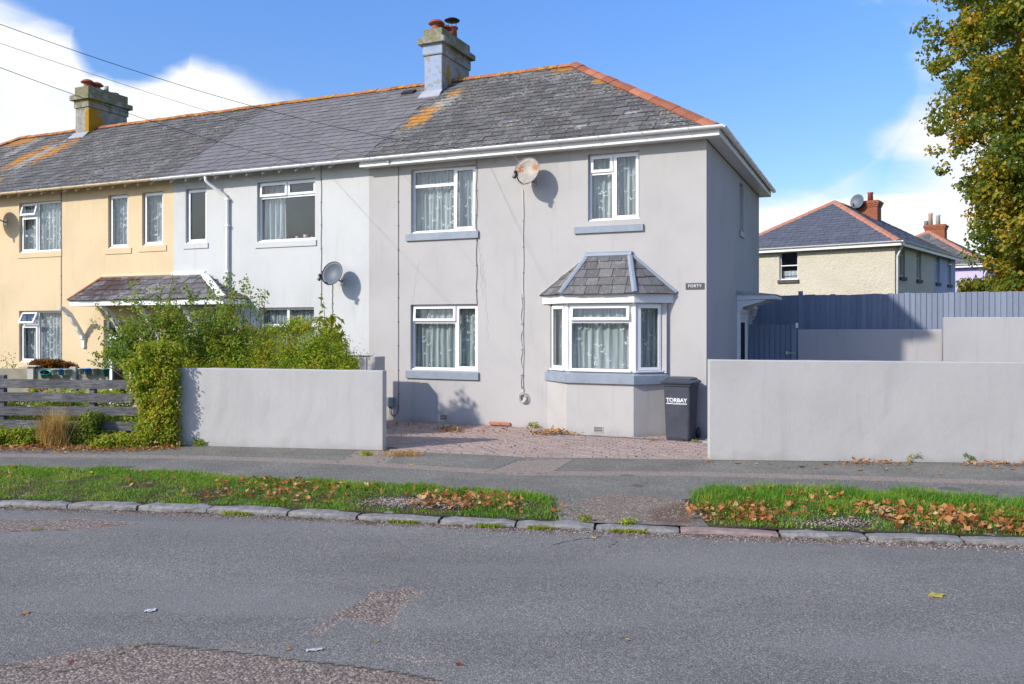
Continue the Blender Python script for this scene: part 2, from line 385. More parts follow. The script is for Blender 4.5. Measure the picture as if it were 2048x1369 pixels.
def slates(parent, O, ex, es, L, a0, a1, b0, b1, w, ex_, m, named, q0=-.03, thick=.010, wj=.03, name='slate', rough=1.0):
    """courses of slates on a plane; the nearest `named` of them are objects, the rest one mesh"""
    O, ex, es = Vector(O), Vector(ex).normalized(), Vector(es).normalized(); en = ex.cross(es)
    mb = MB().box(-.5, .5, 0, ex_ * 1.32, 0, thick); base = mb.mesh(name, m)
    rows = int(math.ceil((L - q0) / ex_)); out = []
    lift = thick + .010
    for r in range(rows):
        q = q0 + r * ex_; t = min(max((q + ex_ * .5) / L, 0), 1); lo, hi = a0 + (b0 - a0) * t, a1 + (b1 - a1) * t
        x = lo - (w * .5 if r % 2 else 0) - rnd.uniform(0, wj)
        while x < hi:
            ww = w + rnd.uniform(-wj, wj); xa, xb = max(x, lo), min(x + ww, hi); x += ww
            if xb - xa < .06: continue
            tilt = -lift / (ex_ * 1.32) + rnd.gauss(0, .006) * rough
            k = min(1.0, (L - q) / (ex_ * 1.32))
            y = (es + en * tilt).normalized(); rot = rnd.gauss(0, .012) * rough
            xx = (ex + y * rot).normalized(); zz = xx.cross(y)
            p = O + ex * ((xa + xb) / 2) + es * (q + rnd.gauss(0, .006) * rough) + en * (lift + max(0, rnd.gauss(0, .003)) * rough)
            M = Matrix(((xx.x * (xb - xa - .010), y.x * k, zz.x, p.x), (xx.y * (xb - xa - .010), y.y * k, zz.y, p.y), (xx.z * (xb - xa - .010), y.z * k, zz.z, p.z), (0, 0, 0, 1)))
            out.append(M)
    return base, out, mb, name, m
def place(parent, sets, named, world):
    """link the pieces nearest the camera one by one, join the rest"""
    allp = [(base, M, mb, nm, m) for base, Ms, mb, nm, m in sets for M in Ms]
    allp.sort(key=lambda a: ((world @ a[1]).translation - Vector((0, 0, EYE))).length)
    for base, M, mb, nm, m in allp[:named]: link(nm, base, parent, M)
    rest = {}
    for base, M, mb, nm, m in allp[named:]:
        r = rest.setdefault(nm, (MB(), m)); r[0].add([M @ Vector(v) for v in mb.v], mb.f)
    for nm, (b, m) in rest.items(): stuff(b.build(nm, m, parent))
HW = lambda h: Matrix.Translation(h.e.location) @ Matrix.Rotation(-TH, 4, 'Z') @ h.off

ES = (0, math.cos(AL), math.sin(AL))
def roof_part(h, u0, u1, hip0, hip1, m, w, e, named):
    """u0,u1 eave ends, hip0,hip1 ridge ends"""
    mb = MB(); d = .02
    A, B = (u0, -OV, ZE - d), (u1, -OV, ZE - d); Cc, D = (hip1, VR, ZR - d), (hip0, VR, ZR - d); E, F = (u1, HD + OV, ZE - d), (u0, HD + OV, ZE - d)
    mb.add([A, B, Cc, D, E, F], [(0, 1, 2, 3), (4, 5, 3, 2)])
    if u1 != hip1: mb.add([B, E, Cc], [(0, 1, 2)])
    if u0 != hip0: mb.add([F, A, D], [(0, 1, 2)])
    rf = h.part('roof', mb, m)
    sets = [slates(rf, (0, -OV, ZE), (1, 0, 0), ES, SL - .02, u0, u1, hip0, hip1, w, e, m, named)]
    place(rf, sets, named, HW(h))
    if u1 != hip1:                                        # hip side facing away to the right: one mesh
        ru = u1 - hip1; l2 = math.hypot(ru, ZR - ZE)
        s2 = slates(rf, (u1, 0, ZE), (0, 1, 0), (-ru / l2, 0, (ZR - ZE) / l2), l2 - .02, -OV, HD + OV, VR, VR, w, e, m, 0)
        place(rf, [s2], 0, HW(h))
    return rf
def ridge_tiles(rf, P, Q, m, ln=.42, wid=.16, drop=.085, name='ridge_tile', up=(0, 0, 1), jit=.006):
    P, Q = Vector(P), Vector(Q); t = (Q - P).normalized(); n = max(1, round((Q - P).length / ln)); l = (Q - P).length / n
    s = t.cross(Vector(up)).normalized(); u = s.cross(t)
    prof = [(-wid, -drop), (-wid * .55, -.012), (0, .022), (wid * .55, -.012), (wid, -drop), (wid * .96, -drop - .016), (0, -.01), (-wid * .96, -drop - .016)]
    me = MB().extr(prof, .004, l - .004).mesh(name, m)
    for i in range(n):
        p = P + t * (l * i); j = rnd.gauss(0, jit)
        tt = (t + u * j * .8 + s * rnd.gauss(0, jit) * .6).normalized(); ss = tt.cross(u).normalized(); uu = ss.cross(tt)
        M = Matrix(((tt.x, ss.x, uu.x, p.x), (tt.y, ss.y, uu.y, p.y), (tt.z, ss.z, uu.z, p.z + rnd.gauss(0, .004)), (0, 0, 0, 1)))
        link(name, me, rf, M)
roof_main = roof_part(main, U_PARTY1, .27, U_PARTY1, HIP_R, M_SL_MAIN, .29, .215, 255)
roof_mid = roof_part(mid, U_PARTY2, U_PARTY1 - .004, U_PARTY2, U_PARTY1 - .004, M_SL_MID, .30, .235, 300)
roof_yel = roof_part(yel, U_END - .27, U_PARTY2 - .004, HIP_L, U_PARTY2 - .004, M_SL_YEL, .29, .215, 250)
ZT = ZR + .05
ridge_tiles(roof_main, (U_PARTY1 + .16, VR, ZT), (HIP_R, VR, ZT), M_RIDGE)
ridge_tiles(roof_main, (.24, -.24, ZE + .065), (HIP_R + .03, VR - .03, ZT + .01), M_TERRA, .43, .17, .075, 'hip_tile')
ridge_tiles(roof_main, (.24, HD + .24, ZE + .065), (HIP_R + .03, VR + .03, ZT), M_TERRA, .43, .17, .075, 'hip_tile')
ridge_tiles(roof_mid, (U_PARTY2, VR, ZT), (U_PARTY1 - .34, VR, ZT), M_RIDGE)
ridge_tiles(roof_yel, (HIP_L, VR, ZT), (-19.9, VR, ZT), M_RIDGE)
ridge_tiles(roof_yel, (-19.27, VR, ZT), (U_PARTY2, VR, ZT), M_RIDGE)
ridge_tiles(roof_yel, (U_END - .24, -.24, ZE + .065), (HIP_L - .03, VR - .03, ZT), M_RIDGE, .43, .17, .075, 'hip_tile')

# walls with their window openings
W_MAIN = [(-6.05, -4.56, 3.885, 5.20), (-2.21, -1.217, 3.945, 5.20), (-6.06, -4.512, 1.075, 2.415), (-2.95, -.76, 1.10, 2.38)]
W_MID = [(-10.06, -8.464, 3.865, 5.215), (-12.19, -11.55, 3.925, 5.20), (-10.02, -8.49, 1.06, 2.385), (-11.95, -11.02, .02, 2.12)]
W_YEL = [(-17.99, -16.403, 3.90, 5.21), (-14.73, -14.05, 3.90, 5.215), (-13.585, -12.903, 3.92, 5.21), (-17.99, -16.403, 1.02, 2.365), (-14.885, -13.95, .02, 2.125)]
def front_wall(h, u0, u1, holes, m, left, right):
    mb = MB(); holes_plate(mb, u0, u1, -.12, WT, holes, 0, .15, 0, back=False)
    h.part('rear_wall', MB().add([(u0, HD, -.12), (u1, HD, -.12), (u1, HD, WT), (u0, HD, WT)], [(3, 2, 1, 0)]), m)
    for u, on in ((u0, left), (u1, right)):
        if on: mb.add([(u, 0, -.12), (u, HD, -.12), (u, HD, WT - .25), (u, 0, WT - .25)], [(0, 1, 2, 3)])
    return h.part('wall', mb, m)
SW = (3.86, 4.42, 4.08, 5.14)                                # the small window on the grey gable side (v0, v1, z0, z1)
mb = MB(); holes_plate(mb, U_PARTY1, 0, -.12, WT, W_MAIN, 0, .15, 0, back=False)
mb.add([(U_PARTY1, HD, -.12), (0, HD, -.12), (0, HD, WT), (U_PARTY1, HD, WT)], [(3, 2, 1, 0)])
mb.add([(U_PARTY1 + .02, .02, -.12), (U_PARTY1 + .02, HD, -.12), (U_PARTY1 + .02, HD, WT), (U_PARTY1 + .02, .02, WT)], [(0, 1, 2, 3)])
k0 = len(mb.v); holes_plate(mb, 0, HD, -.12, WT - .28, [SW], 0, .15, 0, back=False)
for i in range(k0, len(mb.v)): x, y, z = mb.v[i]; mb.v[i] = (-y, x, z)
main.part('wall', mb, M_GREY)
front_wall(mid, U_PARTY2, U_PARTY1, W_MID, M_MIDW, False, False)
front_wall(yel, U_END, U_PARTY2, W_YEL, M_YEL, True, False)
mb = MB(); mb.add([(U_PARTY2 - .02, .02, -.12), (U_PARTY2 - .02, HD, -.12), (U_PARTY2 - .02, HD, WT + .5), (U_PARTY2 - .02, .02, WT)], [(0, 1, 2, 3)]); yel.part('party_wall', mb, M_YEL)

def window(h, org, rz, W, H, lights, curtain=M_NET, cover=(0, 1), folds=.10, motif=True, fm=None, sill=None, rd=.09, label=None, lower=0.0, amp=.028):
    """frame with lights [(x0,x1,z0,z1,'fixed'|'sash',open degrees)] in fractions; children: sash, pane, curtain, sill"""
    fm = fm or M_UPVC
    M = Matrix.Translation(org) @ Matrix.Rotation(rz, 4, 'Z') @ Matrix.Translation((0, rd, 0))
    fw, mw = .052, .062; holes = []
    for (a, b, c, d, kind, op) in lights:
        holes.append((a * W + (fw if a == 0 else mw / 2), b * W - (fw if b == 1 else mw / 2), c * H + (fw if c == 0 else mw / 2), d * H - (fw if d == 1 else mw / 2)))
    mb = MB(); holes_plate(mb, .003, W - .003, .003, H - .003, holes, 0, .06)
    mb.box(-.0, W, -.055, -.001, .0, .028)                                   # the upvc cill nosing
    wi = h.part('window', mb, fm, M)
    if label: wi['label'] = label
    for (a, b, c, d), (_, _, _, _, kind, op) in zip(holes, lights):
        hm = Matrix.Identity(4)
        if kind == 'sash':
            e, sw = .016, .052; a2, b2, c2, d2 = a - e, b + e, c - e, d + e
            mb = MB(); wdt, hgt = b2 - a2, d2 - c2
            holes_plate(mb, 0, wdt, -hgt, 0, [(sw, wdt - sw, -hgt + sw, -sw)], -.024, .02)
            mb.add([(sw - .006, -.0245, -hgt + sw - .006), (wdt - sw + .006, -.0245, -hgt + sw - .006)], [])
            hm = Matrix.Translation((a2, -.003, d2)) @ Matrix.Rotation(R(-op), 4, 'X')
            mb.build('sash', fm, wi, hm)
            a, b, c, d = sw, wdt - sw, -hgt + sw, -sw; y = .0
        else: y = .03
        mb = MB().box(a - .004, b + .004, y, y + .006, c - .004, d + .004)
        mb.build('pane', M_GLASS, wi, hm)
        g = .006                                                             # black glazing gasket round the pane
        mb = MB(); holes_plate(mb, a - .001, b + .001, c - .001, d + .001, [(a + g, b - g, c + g, d - g)], y - .006, y - .001)
        mb.build('gasket', M_BLACKP, wi, hm)
    if curtain:
        x0, x1 = cover[0] * W + .01, cover[1] * W - .01; n = int((x1 - x0) / .012); vs = []; ph = rnd.random() * 6; zz = (.03 + lower, H * .5, H - .03)
        for i in range(n + 1):
            x = x0 + (x1 - x0) * i / n
            for k, z in enumerate(zz):
                yy = .16 + amp * math.sin(x / folds * 6.2832 + ph + 1.1 * math.sin(x * 7 + ph)) * (1, .9, .6)[k] + .012 * math.sin(x * 31 + ph + k)
                vs.append((x + .01 * math.sin(k * 2 + x * 13), yy, z))
        fs = [(i * 3 + k, (i + 1) * 3 + k, (i + 1) * 3 + k + 1, i * 3 + k + 1) for i in range(n) for k in (0, 1)]
        mb = MB().add(vs, fs, 0, True)
        if motif:
            for _ in range(int((x1 - x0) * H * (26 if motif is True else motif))):
                x, z, s, a = rnd.uniform(x0 + .03, x1 - .03), rnd.uniform(.08, H - .06), rnd.uniform(.026, .046), rnd.uniform(-.7, .7)
                T = Matrix.Translation((x, .118 + rnd.uniform(-.004, .004), z)) @ Matrix.Rotation(a, 4, 'Y')
                q = [(0, 0, 0), (-s, 0, s * .9), (-s * .9, 0, s * .15), (s, 0, s * .8), (s * 1.0, 0, s * .1), (0, 0, -s * .7)]
                mb.add([T @ Vector(p) for p in q], [(0, 1, 2), (0, 4, 3), (0, 2, 5)], 1)
        mb.build('curtain', [curtain, M_MOTIF], wi)
    if sill:
        a, b, z0, z1, sm, pr = sill
        mb = MB(); mb.extr([(-rd - pr, z0), (-rd - pr, z1), (-rd - pr + .008, z1 + .006), (-.06, z1 + .02), (-.06, z0)], a, b)
        if z1 < -.03: mb.box(.0, W, -.062, -.0015, z1 + .014, -.004)
        mb.build('sill', sm, wi)
    return wi
F_, S_ = 'fixed', 'sash'
def win_front(h, hole, lights, **k):
    a, b, c, d = hole; return window(h, (a, 0, c), 0, b - a, d - c, lights, **k)
win_front(main, W_MAIN[0], [(0, .66, .74, 1, F_, 0), (0, .66, 0, .74, F_, 0), (.66, 1, 0, 1, S_, 1.5)], sill=(-.105, 1.56, -.155, -.022, M_SILL, .045))
win_front(main, W_MAIN[1], [(0, .48, .72, 1, S_, 0), (0, .48, 0, .72, F_, 0), (.48, 1, 0, 1, S_, 0)], sill=(-.266, 1.07, -.225, -.11, M_SILL, .045))
win_front(main, W_MAIN[2], [(0, .665, .735, 1, S_, 4), (0, .665, 0, .735, F_, 0), (.665, 1, 0, 1, S_, 0)], folds=.13, sill=(-.095, 1.575, -.175, -.035, M_SILL, .045))
win_front(mid, W_MID[0], [(0, .5, .745, 1, S_, 3), (.5, 1, .745, 1, S_, 0), (0, 1, 0, .745, F_, 0)], curtain=M_NETW, cover=(.02, .40), folds=.16, motif=False, amp=.05, sill=(-.04, 1.64, -.135, -.02, M_MIDW, .025))
win_front(mid, W_MID[1], [(0, 1, 0, 1, S_, 0)], curtain=None, sill=(-.06, .70, -.135, -.02, M_MIDW, .025))
win_front(mid, W_MID[2], [(0, .5, .70, 1, F_, 0), (.5, 1, .70, 1, F_, 0), (0, 1, 0, .70, F_, 0)], curtain=M_NETW, motif=False, sill=(-.05, 1.6, -.14, -.02, M_MIDW, .025))
lay_y = [(0, .40, .72, 1, S_, 22), (0, .40, 0, .72, S_, 0), (.40, 1, 0, 1, F_, 0)]
for hole, op in ((W_YEL[0], 15), (W_YEL[3], 24)):
    win_front(yel, hole, [(0, .40, .72, 1, S_, op), (0, .40, 0, .72, S_, 0), (.40, 1, 0, 1, F_, 0)], curtain=M_NETW, folds=.12, motif=60, sill=(-.03, 1.62, -.145, -.02, M_YEL, .02))
for hole in W_YEL[1:3]:
    win_front(yel, hole, [(0, 1, 0, 1, S_, 0)], curtain=M_NETW, folds=.11, motif=60, sill=(-.10, .80, -.15, -.02, M_YEL, .02))
window(main, (0, SW[0], SW[2]), R(90), SW[1] - SW[0], SW[3] - SW[2], [(0, 1, 0, 1, F_, 0)], curtain=None, rd=.10, sill=(-.06, .62, -.13, -.01, M_SILL, .03))
# things on the inside sill of the middle house's window: a row of small pots
mb = MB()
for x, r_, hh in ((.45, .04, .07), (.62, .03, .05), (.95, .045, .08), (1.18, .06, .11), (1.36, .035, .06)): mb.lathe([(r_ * .7, 0), (r_, hh), (r_ * .8, hh + .002)], 8, 0, Matrix.Translation((W_MID[0][0] + x, .22, W_MID[0][2] + .03)))
mid.part('sill_ornament', mb, plain('ornament_glaze', (.55, .40, .38), .4, .4, .3, 9))

# doors under the canopy
def door(h, hole, m):
    a, b, c, d = hole; W, H = b - a, d - c
    mb = MB(); holes_plate(mb, 0, W, 0, H, [(.06, W - .06, .02, H - .42), (.06, W - .06, H - .36, H - .06)], 0, .07)
    dr = h.part('door', mb, M_UPVC, h_off := Matrix.Translation((a, .08, c)))
    mb = MB(); holes_plate(mb, .06, W - .06, .02, H - .42, [(.18, W - .18, .25, H - .55)], .015, .06); mb.build('door_leaf', m, dr)
    MB().box(.17, W - .17, .03, .04, .24, H - .54).build('pane', M_GLASS, dr); MB().box(.058, W - .058, .03, .04, H - .362, H - .058).build('pane', M_GLASS, dr)
    MB().tube([(W - .13, -.02, 1.0), (W - .13, -.035, 1.02), (W - .24, -.035, 1.02)], .012).build('handle', M_METAL, dr)
door(yel, W_YEL[4], M_UPVC); door(mid, W_MID[3], M_UPVC)

# fascia, soffit, gutters
mb = MB(); mb.box(U_PARTY1 - .06, .268, -.268, -.245, 5.29, 5.425); mb.box(.245, .268, -.244, HD + .27, 5.29, 5.425); mb.box(U_PARTY1 - .06, .244, HD + .245, HD + .268, 5.29, 5.425)
fas = main.part('fascia', mb, M_WPAINT)
MB().box(U_PARTY1 - .06, .2445, -.2445, -.002, 5.30, 5.312).box(.002, .2445, -.0015, HD + .24, 5.30, 5.312).build('soffit', M_WPAINT, fas)
def gutter(h, a, b, m, name='gutter', step=.82, side=None):
    r = .057; prof = [(-OV - .063 + r * math.cos(t), 5.445 + r * math.sin(t)) for t in np.linspace(math.pi, 2 * math.pi, 9)]
    prof = prof + [(y * .0 + (-OV - .063) + (y + OV + .063) * .9, 5.445 + (z - 5.445) * .9) for y, z in prof[::-1]]
    g = h.part(name, MB().extr(prof, a, b, 0, True), m)
    ring = [(-OV - .063 + (r + .008) * math.cos(t), 5.450 + (r + .008) * math.sin(t)) for t in np.linspace(math.pi, 2 * math.pi, 9)] + [(-OV - .063, 5.448)]
    me = MB().extr(ring, -.02, .02).mesh('gutter_bracket', m)
    for i in range(int((b - a) / step)): link('gutter_bracket', me, g, Matrix.Translation((a + .25 + i * step, 0, -.004)))
    return g
gutter(main, U_PARTY1, .36, M_GUT); gutter(mid, U_PARTY2 - .35, U_PARTY1 - .006, M_GUT); gutter(yel, U_END - .3, U_PARTY2 - .36, M_CREAMP)
r = .057                                                                     # side gutter of the grey house
prof = [(-.333 + r * math.cos(t), 5.445 + r * math.sin(t)) for t in np.linspace(math.pi, 2 * math.pi, 9)]; prof += [(-.333 + (y + .333) * .9, 5.445 + (z - 5.445) * .9) for y, z in prof[::-1]]
g = main.part('gutter', MB().extr(prof, -.33, HD + .3, 0, True), M_GUT, Matrix.Rotation(R(90), 4, 'Z'))
me = MB().extr([(-.333 + .066 * math.cos(t), 5.45 + .066 * math.sin(t)) for t in np.linspace(math.pi, 2 * math.pi, 9)] + [(-.333, 5.448)], -.02, .02).mesh('gutter_bracket', M_GUT)
for i in range(9): link('gutter_bracket', me, g, Matrix.Translation((.3 + i * .84, 0, -.004)))
# exposed rafter feet under the yellow and the middle eaves
def feet(h, u0, u1, m, step=.42):
    me = MB().extr([(-.255, 5.33), (-.255, 5.39), (.0, 5.55), (.0, 5.47)], -.025, .025).mesh('rafter_foot', m)
    n = int((u1 - u0) / step)
    for i in range(n): link('rafter_foot', me, h.e, h.off @ Matrix.Translation((u0 + .15 + i * step, 0, 0)))
feet(yel, -22.0, U_PARTY2 - .05, M_CREAMP); feet(mid, U_PARTY2 + .02, U_PARTY1 - .1, M_MIDW, .45)
# downpipe of the middle house
dp = mid.part('downpipe', MB().tube([(-11.28, -.31, 5.40), (-11.28, -.30, 5.30), (-11.22, -.26, 5.22), (-10.94, -.08, 4.98), (-10.87, -.055, 4.90), (-10.87, -.055, 3.6), (-10.87, -.055, .05)], .037, 8), M_GUT)
for z in (4.86, 4.25, 3.2, 2.1, 1.0): MB().box(-10.925, -10.815, -.10, -.002, z, z + .035).build('pipe_bracket', M_GUT, dp)

# chimneys
def _chim(name, ref, cu, panel=None, moss=0.0):
    def f(N):
        p = N.pos(); q = N.obj(ref); x, y, z = N.sep(q)[0:3]; n = N.noise(p, 5, 6, .7); n2 = N.noise(p, 22, 5, .7)
        c = N.ramp(n, [(.3, (.21, .20, .175)), (.55, (.37, .35, .305)), (.75, (.46, .44, .39))])
        c = N.mix(N.step(n2, .58, .68, 0, .7), c, (.07, .065, .055))
        ms = N.m('MULTIPLY', N.step(N.m('ADD', N.noise(p, 3.2, 6, .7), N.lin(z, 8.2, 9.1, -.15, .12 + moss)), .50, .62), .75)
        c = N.mix(ms, c, (.19, .175, .06))
        for cen, rad, col, k in (panel or []):
            b = N.blob((x, y, z), cen, rad)
            c = N.mix(N.m('MULTIPLY', N.step(N.m('ADD', b, N.m('MULTIPLY', N.m('SUBTRACT', N.noise(p, 5, 5, .7), .5), 1.2)), .30, .42), k), c, col)
        return dict(color=c, rough=.9, spec=.15, bump=N.noise(p, 30, 6, .7), bdist=.02)
    return mat(name, f)
M_CH1 = _chim('chimney_render', main.e, -7.1, [((-6.9, 3.25, 8.15), (.4, .16, .38), (.42, .24, .02), .9), ((-6.9, 3.85, 8.25), (.4, .15, .25), (.34, .24, .03), .7)])
M_CH2 = _chim('mossy_chimney_render', main.e, -19.5, [((-19.2, 3.35, 8.15), (.4, .75, .9), (.42, .22, .012), .97), ((-19.3, 3.3, 8.85), (.3, .5, .2), (.30, .23, .03), .6)], .02)
M_BLUEP = plain('pale_blue_chimney_paint', (.34, .42, .56), .7, .3, .25, 6, .003, 40, col2=(.27, .28, .27), thr=.52, scale2=6)
M_POT = plain('terracotta_pot', (.36, .10, .055), .7, .3, .35, 10, .004, 30, col2=(.50, .40, .36), thr=.66, scale2=14)
def chimney(h, a, b, v0, v1, zs, m, pots, paint=None):
    zb, z1, z2, z3, z4 = zs; mb = MB()
    mb.box(a, b, v0, v1, zb - .75, z1)
    mb.bev(a - .035, b + .035, v0 - .035, v1 + .035, z1 + .0005, z2, .006)
    mb.bev(a - .13, b + .13, v0 - .13, v1 + .13, z2 + .0005, z3, .02, jit=.006)
    mb.bev(a - .02, b + .02, v0 - .02, v1 + .02, z3 + .0005, z4, .012, jit=.006)
    ch = h.part('chimney', mb, m)
    if paint:
        MB().box(a + .012, b - .012, v0 - .006, v0 - .001, zb + .06, z1 - .012).box(a - .02, b + .02, v0 - .041, v0 - .036, z1 + .02, z2 - .015).build('painted_face', paint, ch)
    MB().add([(a - .03, v0 - .03, zb + .10), (b + .03, v0 - .03, zb + .10), (b + .05, v0 - .24, zb - .105), (a - .05, v0 - .24, zb - .105), (a - .03, v0 - .02, zb + .08), (b + .03, v0 - .02, zb + .08), (b + .05, v0 - .235, zb - .13), (a - .05, v0 - .235, zb - .13)],
             [(3, 2, 1, 0), (4, 5, 6, 7), (0, 1, 5, 4), (1, 2, 6, 5), (2, 3, 7, 6), (3, 0, 4, 7)]).build('flashing', M_LEAD, ch)
    cx = (a + b) / 2
    for (v, kind) in pots:
        mb = MB(); T = Matrix.Translation((cx, v, z4)); pm = M_POT
        if kind == 'mushroom': mb.lathe([(.13, -.02), (.125, .06), (.11, .08), (.11, .13), (.12, .15), (.205, .165), (.20, .185), (.13, .245), (.05, .275), (.02, .28)], 16, 0, T)
        elif kind == 'tall':
            mb.lathe([(.135, -.02), (.125, .25), (.13, .30), (.155, .315), (.155, .345), (.13, .35)], 16, 0, T)
        elif kind == 'square': mb.lathe([(.11, -.02), (.085, .15), (.085, .24)], 4, 0, T); pm = M_LEAD
        else: mb.lathe([(.12, -.01), (.14, .04), (.14, .09), (.12, .095)], 12, 0, T); pm = M_BLACKP
        po = mb.build('chimney_pot', pm, ch)
        if kind == 'tall':
            mb = MB().lathe([(.19, .51), (.205, .525), (.15, .56), (.02, .575)], 14, 0, T)
            for k in range(3): mb.tube([T @ Vector((.11 * math.cos(k * 2.1), .11 * math.sin(k * 2.1), .33)), T @ Vector((.12 * math.cos(k * 2.1), .12 * math.sin(k * 2.1), .52))], .008, 5)
            mb.build('rain_cowl', M_BLACKP, ch)
chimney(main, -7.40, -6.915, 2.93, 4.40, (7.62, 8.587, 8.855, 8.995, 9.23), M_CH1, [(3.10, 'mushroom'), (3.50, 'mushroom'), (3.92, 'tall')], M_BLUEP)
chimney(yel, -19.87, -19.30, 3.2, 4.62, (7.80, 8.67, 8.90, 9.05, 9.31), M_CH2, [(3.40, 'mushroom'), (3.72, 'mushroom'), (4.08, 'square'), (4.38, 'cap')])
# ridge bump: a slate vent on the middle roof near the chimney
mb = MB().extr([(0, 0), (.02, .07), (.22, .05), (.25, 0)], -.17, .17); mid.part('roof_vent', mb, M_BLACKP, Matrix.Translation((-7.95, 3.02, ZE + (3.02 + OV) * math.tan(AL) + .02)) @ Matrix.Rotation(AL, 4, 'X'))

# bay window of the grey house
BP = [(-3.023, 0), (-2.473, -.45), (-1.204, -.45), (-.698, 0)]
def bay_poly(o):                                                          # the bay plan pushed out by o
    k = o * .41
    return [(BP[0][0] - o * 1.05, 0), (BP[1][0] - k, -.45 - o), (BP[2][0] + k, -.45 - o), (BP[3][0] + o * 1.05, 0)]
mb = MB().prism(bay_poly(0), -.1, .935); mb.prism(bay_poly(.0), .936, 1.0); bw = main.part('bay_wall', mb, M_GREY)
mb = MB().prism(bay_poly(.055), .937, 1.085).prism(bay_poly(.05), 1.086, 1.125, poly2=bay_poly(.0)); mb.build('bay_sill', M_SILL, bw)
mb = MB().prism(bay_poly(-.03), 1.126, 1.145); mb.build('bay_cill', M_UPVC, bw)
mb = MB()
for (x, y) in (BP[1], BP[2]): main.part('bay_post', MB().box(x - .035, x + .035, y + .005, y + .085, 1.146, 2.40), M_UPVC)
for s_, (x, y) in ((1, BP[0]), (-1, BP[3])):
    x0, x1 = sorted((x + s_ * .0, x + s_ * .09)); main.part('bay_post', MB().box(x0, x1, -.075, .0, 1.127, 2.40), M_GREY)
mb = MB().prism(bay_poly(.10), 2.395, 2.555); main.part('bay_fascia', mb, M_WPAINT)
BH = 1.235
def bay_win(p, q, lights, e0, e1, **k):
    p, q = Vector((*p, 0)), Vector((*q, 0)); d = (q - p).normalized(); a = math.atan2(d.y, d.x); p = p + d * e0; q = q - d * e1
    return window(main, (p.x, p.y, 1.150), a, (q - p).length, BH, lights, rd=.02, **k)
bay_win(BP[0], BP[1], [(0, 1, 0, 1, S_, 0)], .13, .055, folds=.12)
bay_win(BP[1], BP[2], [(0, 1, .74, 1, S_, 7), (0, 1, 0, .74, F_, 0)], .04, .04, folds=.14)
bay_win(BP[2], BP[3], [(0, 1, 0, 1, S_, 0)], .055, .10, folds=.12)
E0 = bay_poly(.16); T0, T1, ZB, ZTp = -2.20, -1.40, 2.56, 3.30
eav = [Vector((x, y, ZB)) for x, y in E0]; tl, tr_ = Vector((T0, -.005, ZTp)), Vector((T1, -.005, ZTp))
mb = MB().add([eav[0], eav[1], eav[2], eav[3], tl, tr_], [(1, 2, 5, 4), (0, 1, 4), (2, 3, 5), (3, 2, 1, 0)])
bay_roof = main.part('bay_roof', mb, M_SL_MAIN)
def face_slates(A, B, Cp, D, w, e, m, **k):                                # plane A B (eave, left to right) up to D..C
    ex = (B - A).normalized(); n = ex.cross((D + Cp) / 2 - A).normalized(); es = n.cross(ex)
    L = ((D + Cp) / 2 - A).dot(es)
    return slates(None, A, ex, es, L, 0, (B - A).length, (D - A).dot(ex), (Cp - A).dot(ex), w, e, m, 0, **k)
M_SL_BAY = _slate('bay_slate', (.15, .145, .14), (.13, .10, .09), .55)
sets = [face_slates(eav[1], eav[2], tr_, tl, .25, .20, M_SL_BAY, q0=-.02), face_slates(eav[0], eav[1], tl, tl, .25, .20, M_SL_BAY, q0=-.02), face_slates(eav[2], eav[3], tr_, tr_, .25, .20, M_SL_BAY, q0=-.02)]
place(bay_roof, sets, 45, HW(main))
def strip(P, Q, wd, th, up):                                              # painted mortar fillets along the hips
    P, Q = Vector(P), Vector(Q); t = (Q - P).normalized(); s = t.cross(Vector(up)).normalized(); u = s.cross(t)
    mb = MB(); vs = []
    for p in (P, Q): vs += [p - s * wd - u * .01, p - s * wd * .8 + u * th * .7, p + u * th, p + s * wd * .8 + u * th * .7, p + s * wd - u * .01]
    return mb.add(vs, [(i, i + 1, 6 + i, 5 + i) for i in range(4)] + [(0, 5, 9, 4), (4, 3, 2, 1, 0), (5, 6, 7, 8, 9)])
for P, Q in ((eav[1], tl), (eav[2], tr_)):
    strip(P + Vector((0, 0, .0)), Q, .055, .055, (0, -1, 1.2)).build('hip_flashing', M_SILL, bay_roof)
strip(tl + Vector((-.05, -.03, 0)), tr_ + Vector((.05, -.03, 0)), .06, .05, (0, -1, .8)).build('top_flashing', M_SILL, bay_roof)
strip(eav[3] + Vector((0, -.015, .02)), tr_ + Vector((0, -.015, .02)), .03, .03, (.3, -1, .8)).build('wall_flashing', M_SILL, bay_roof)
strip(eav[0] + Vector((0, -.015, .01)), tl + Vector((0, -.015, .01)), .022, .02, (-.3, -1, .8)).build('wall_flashing', M_LEAD, bay_roof)

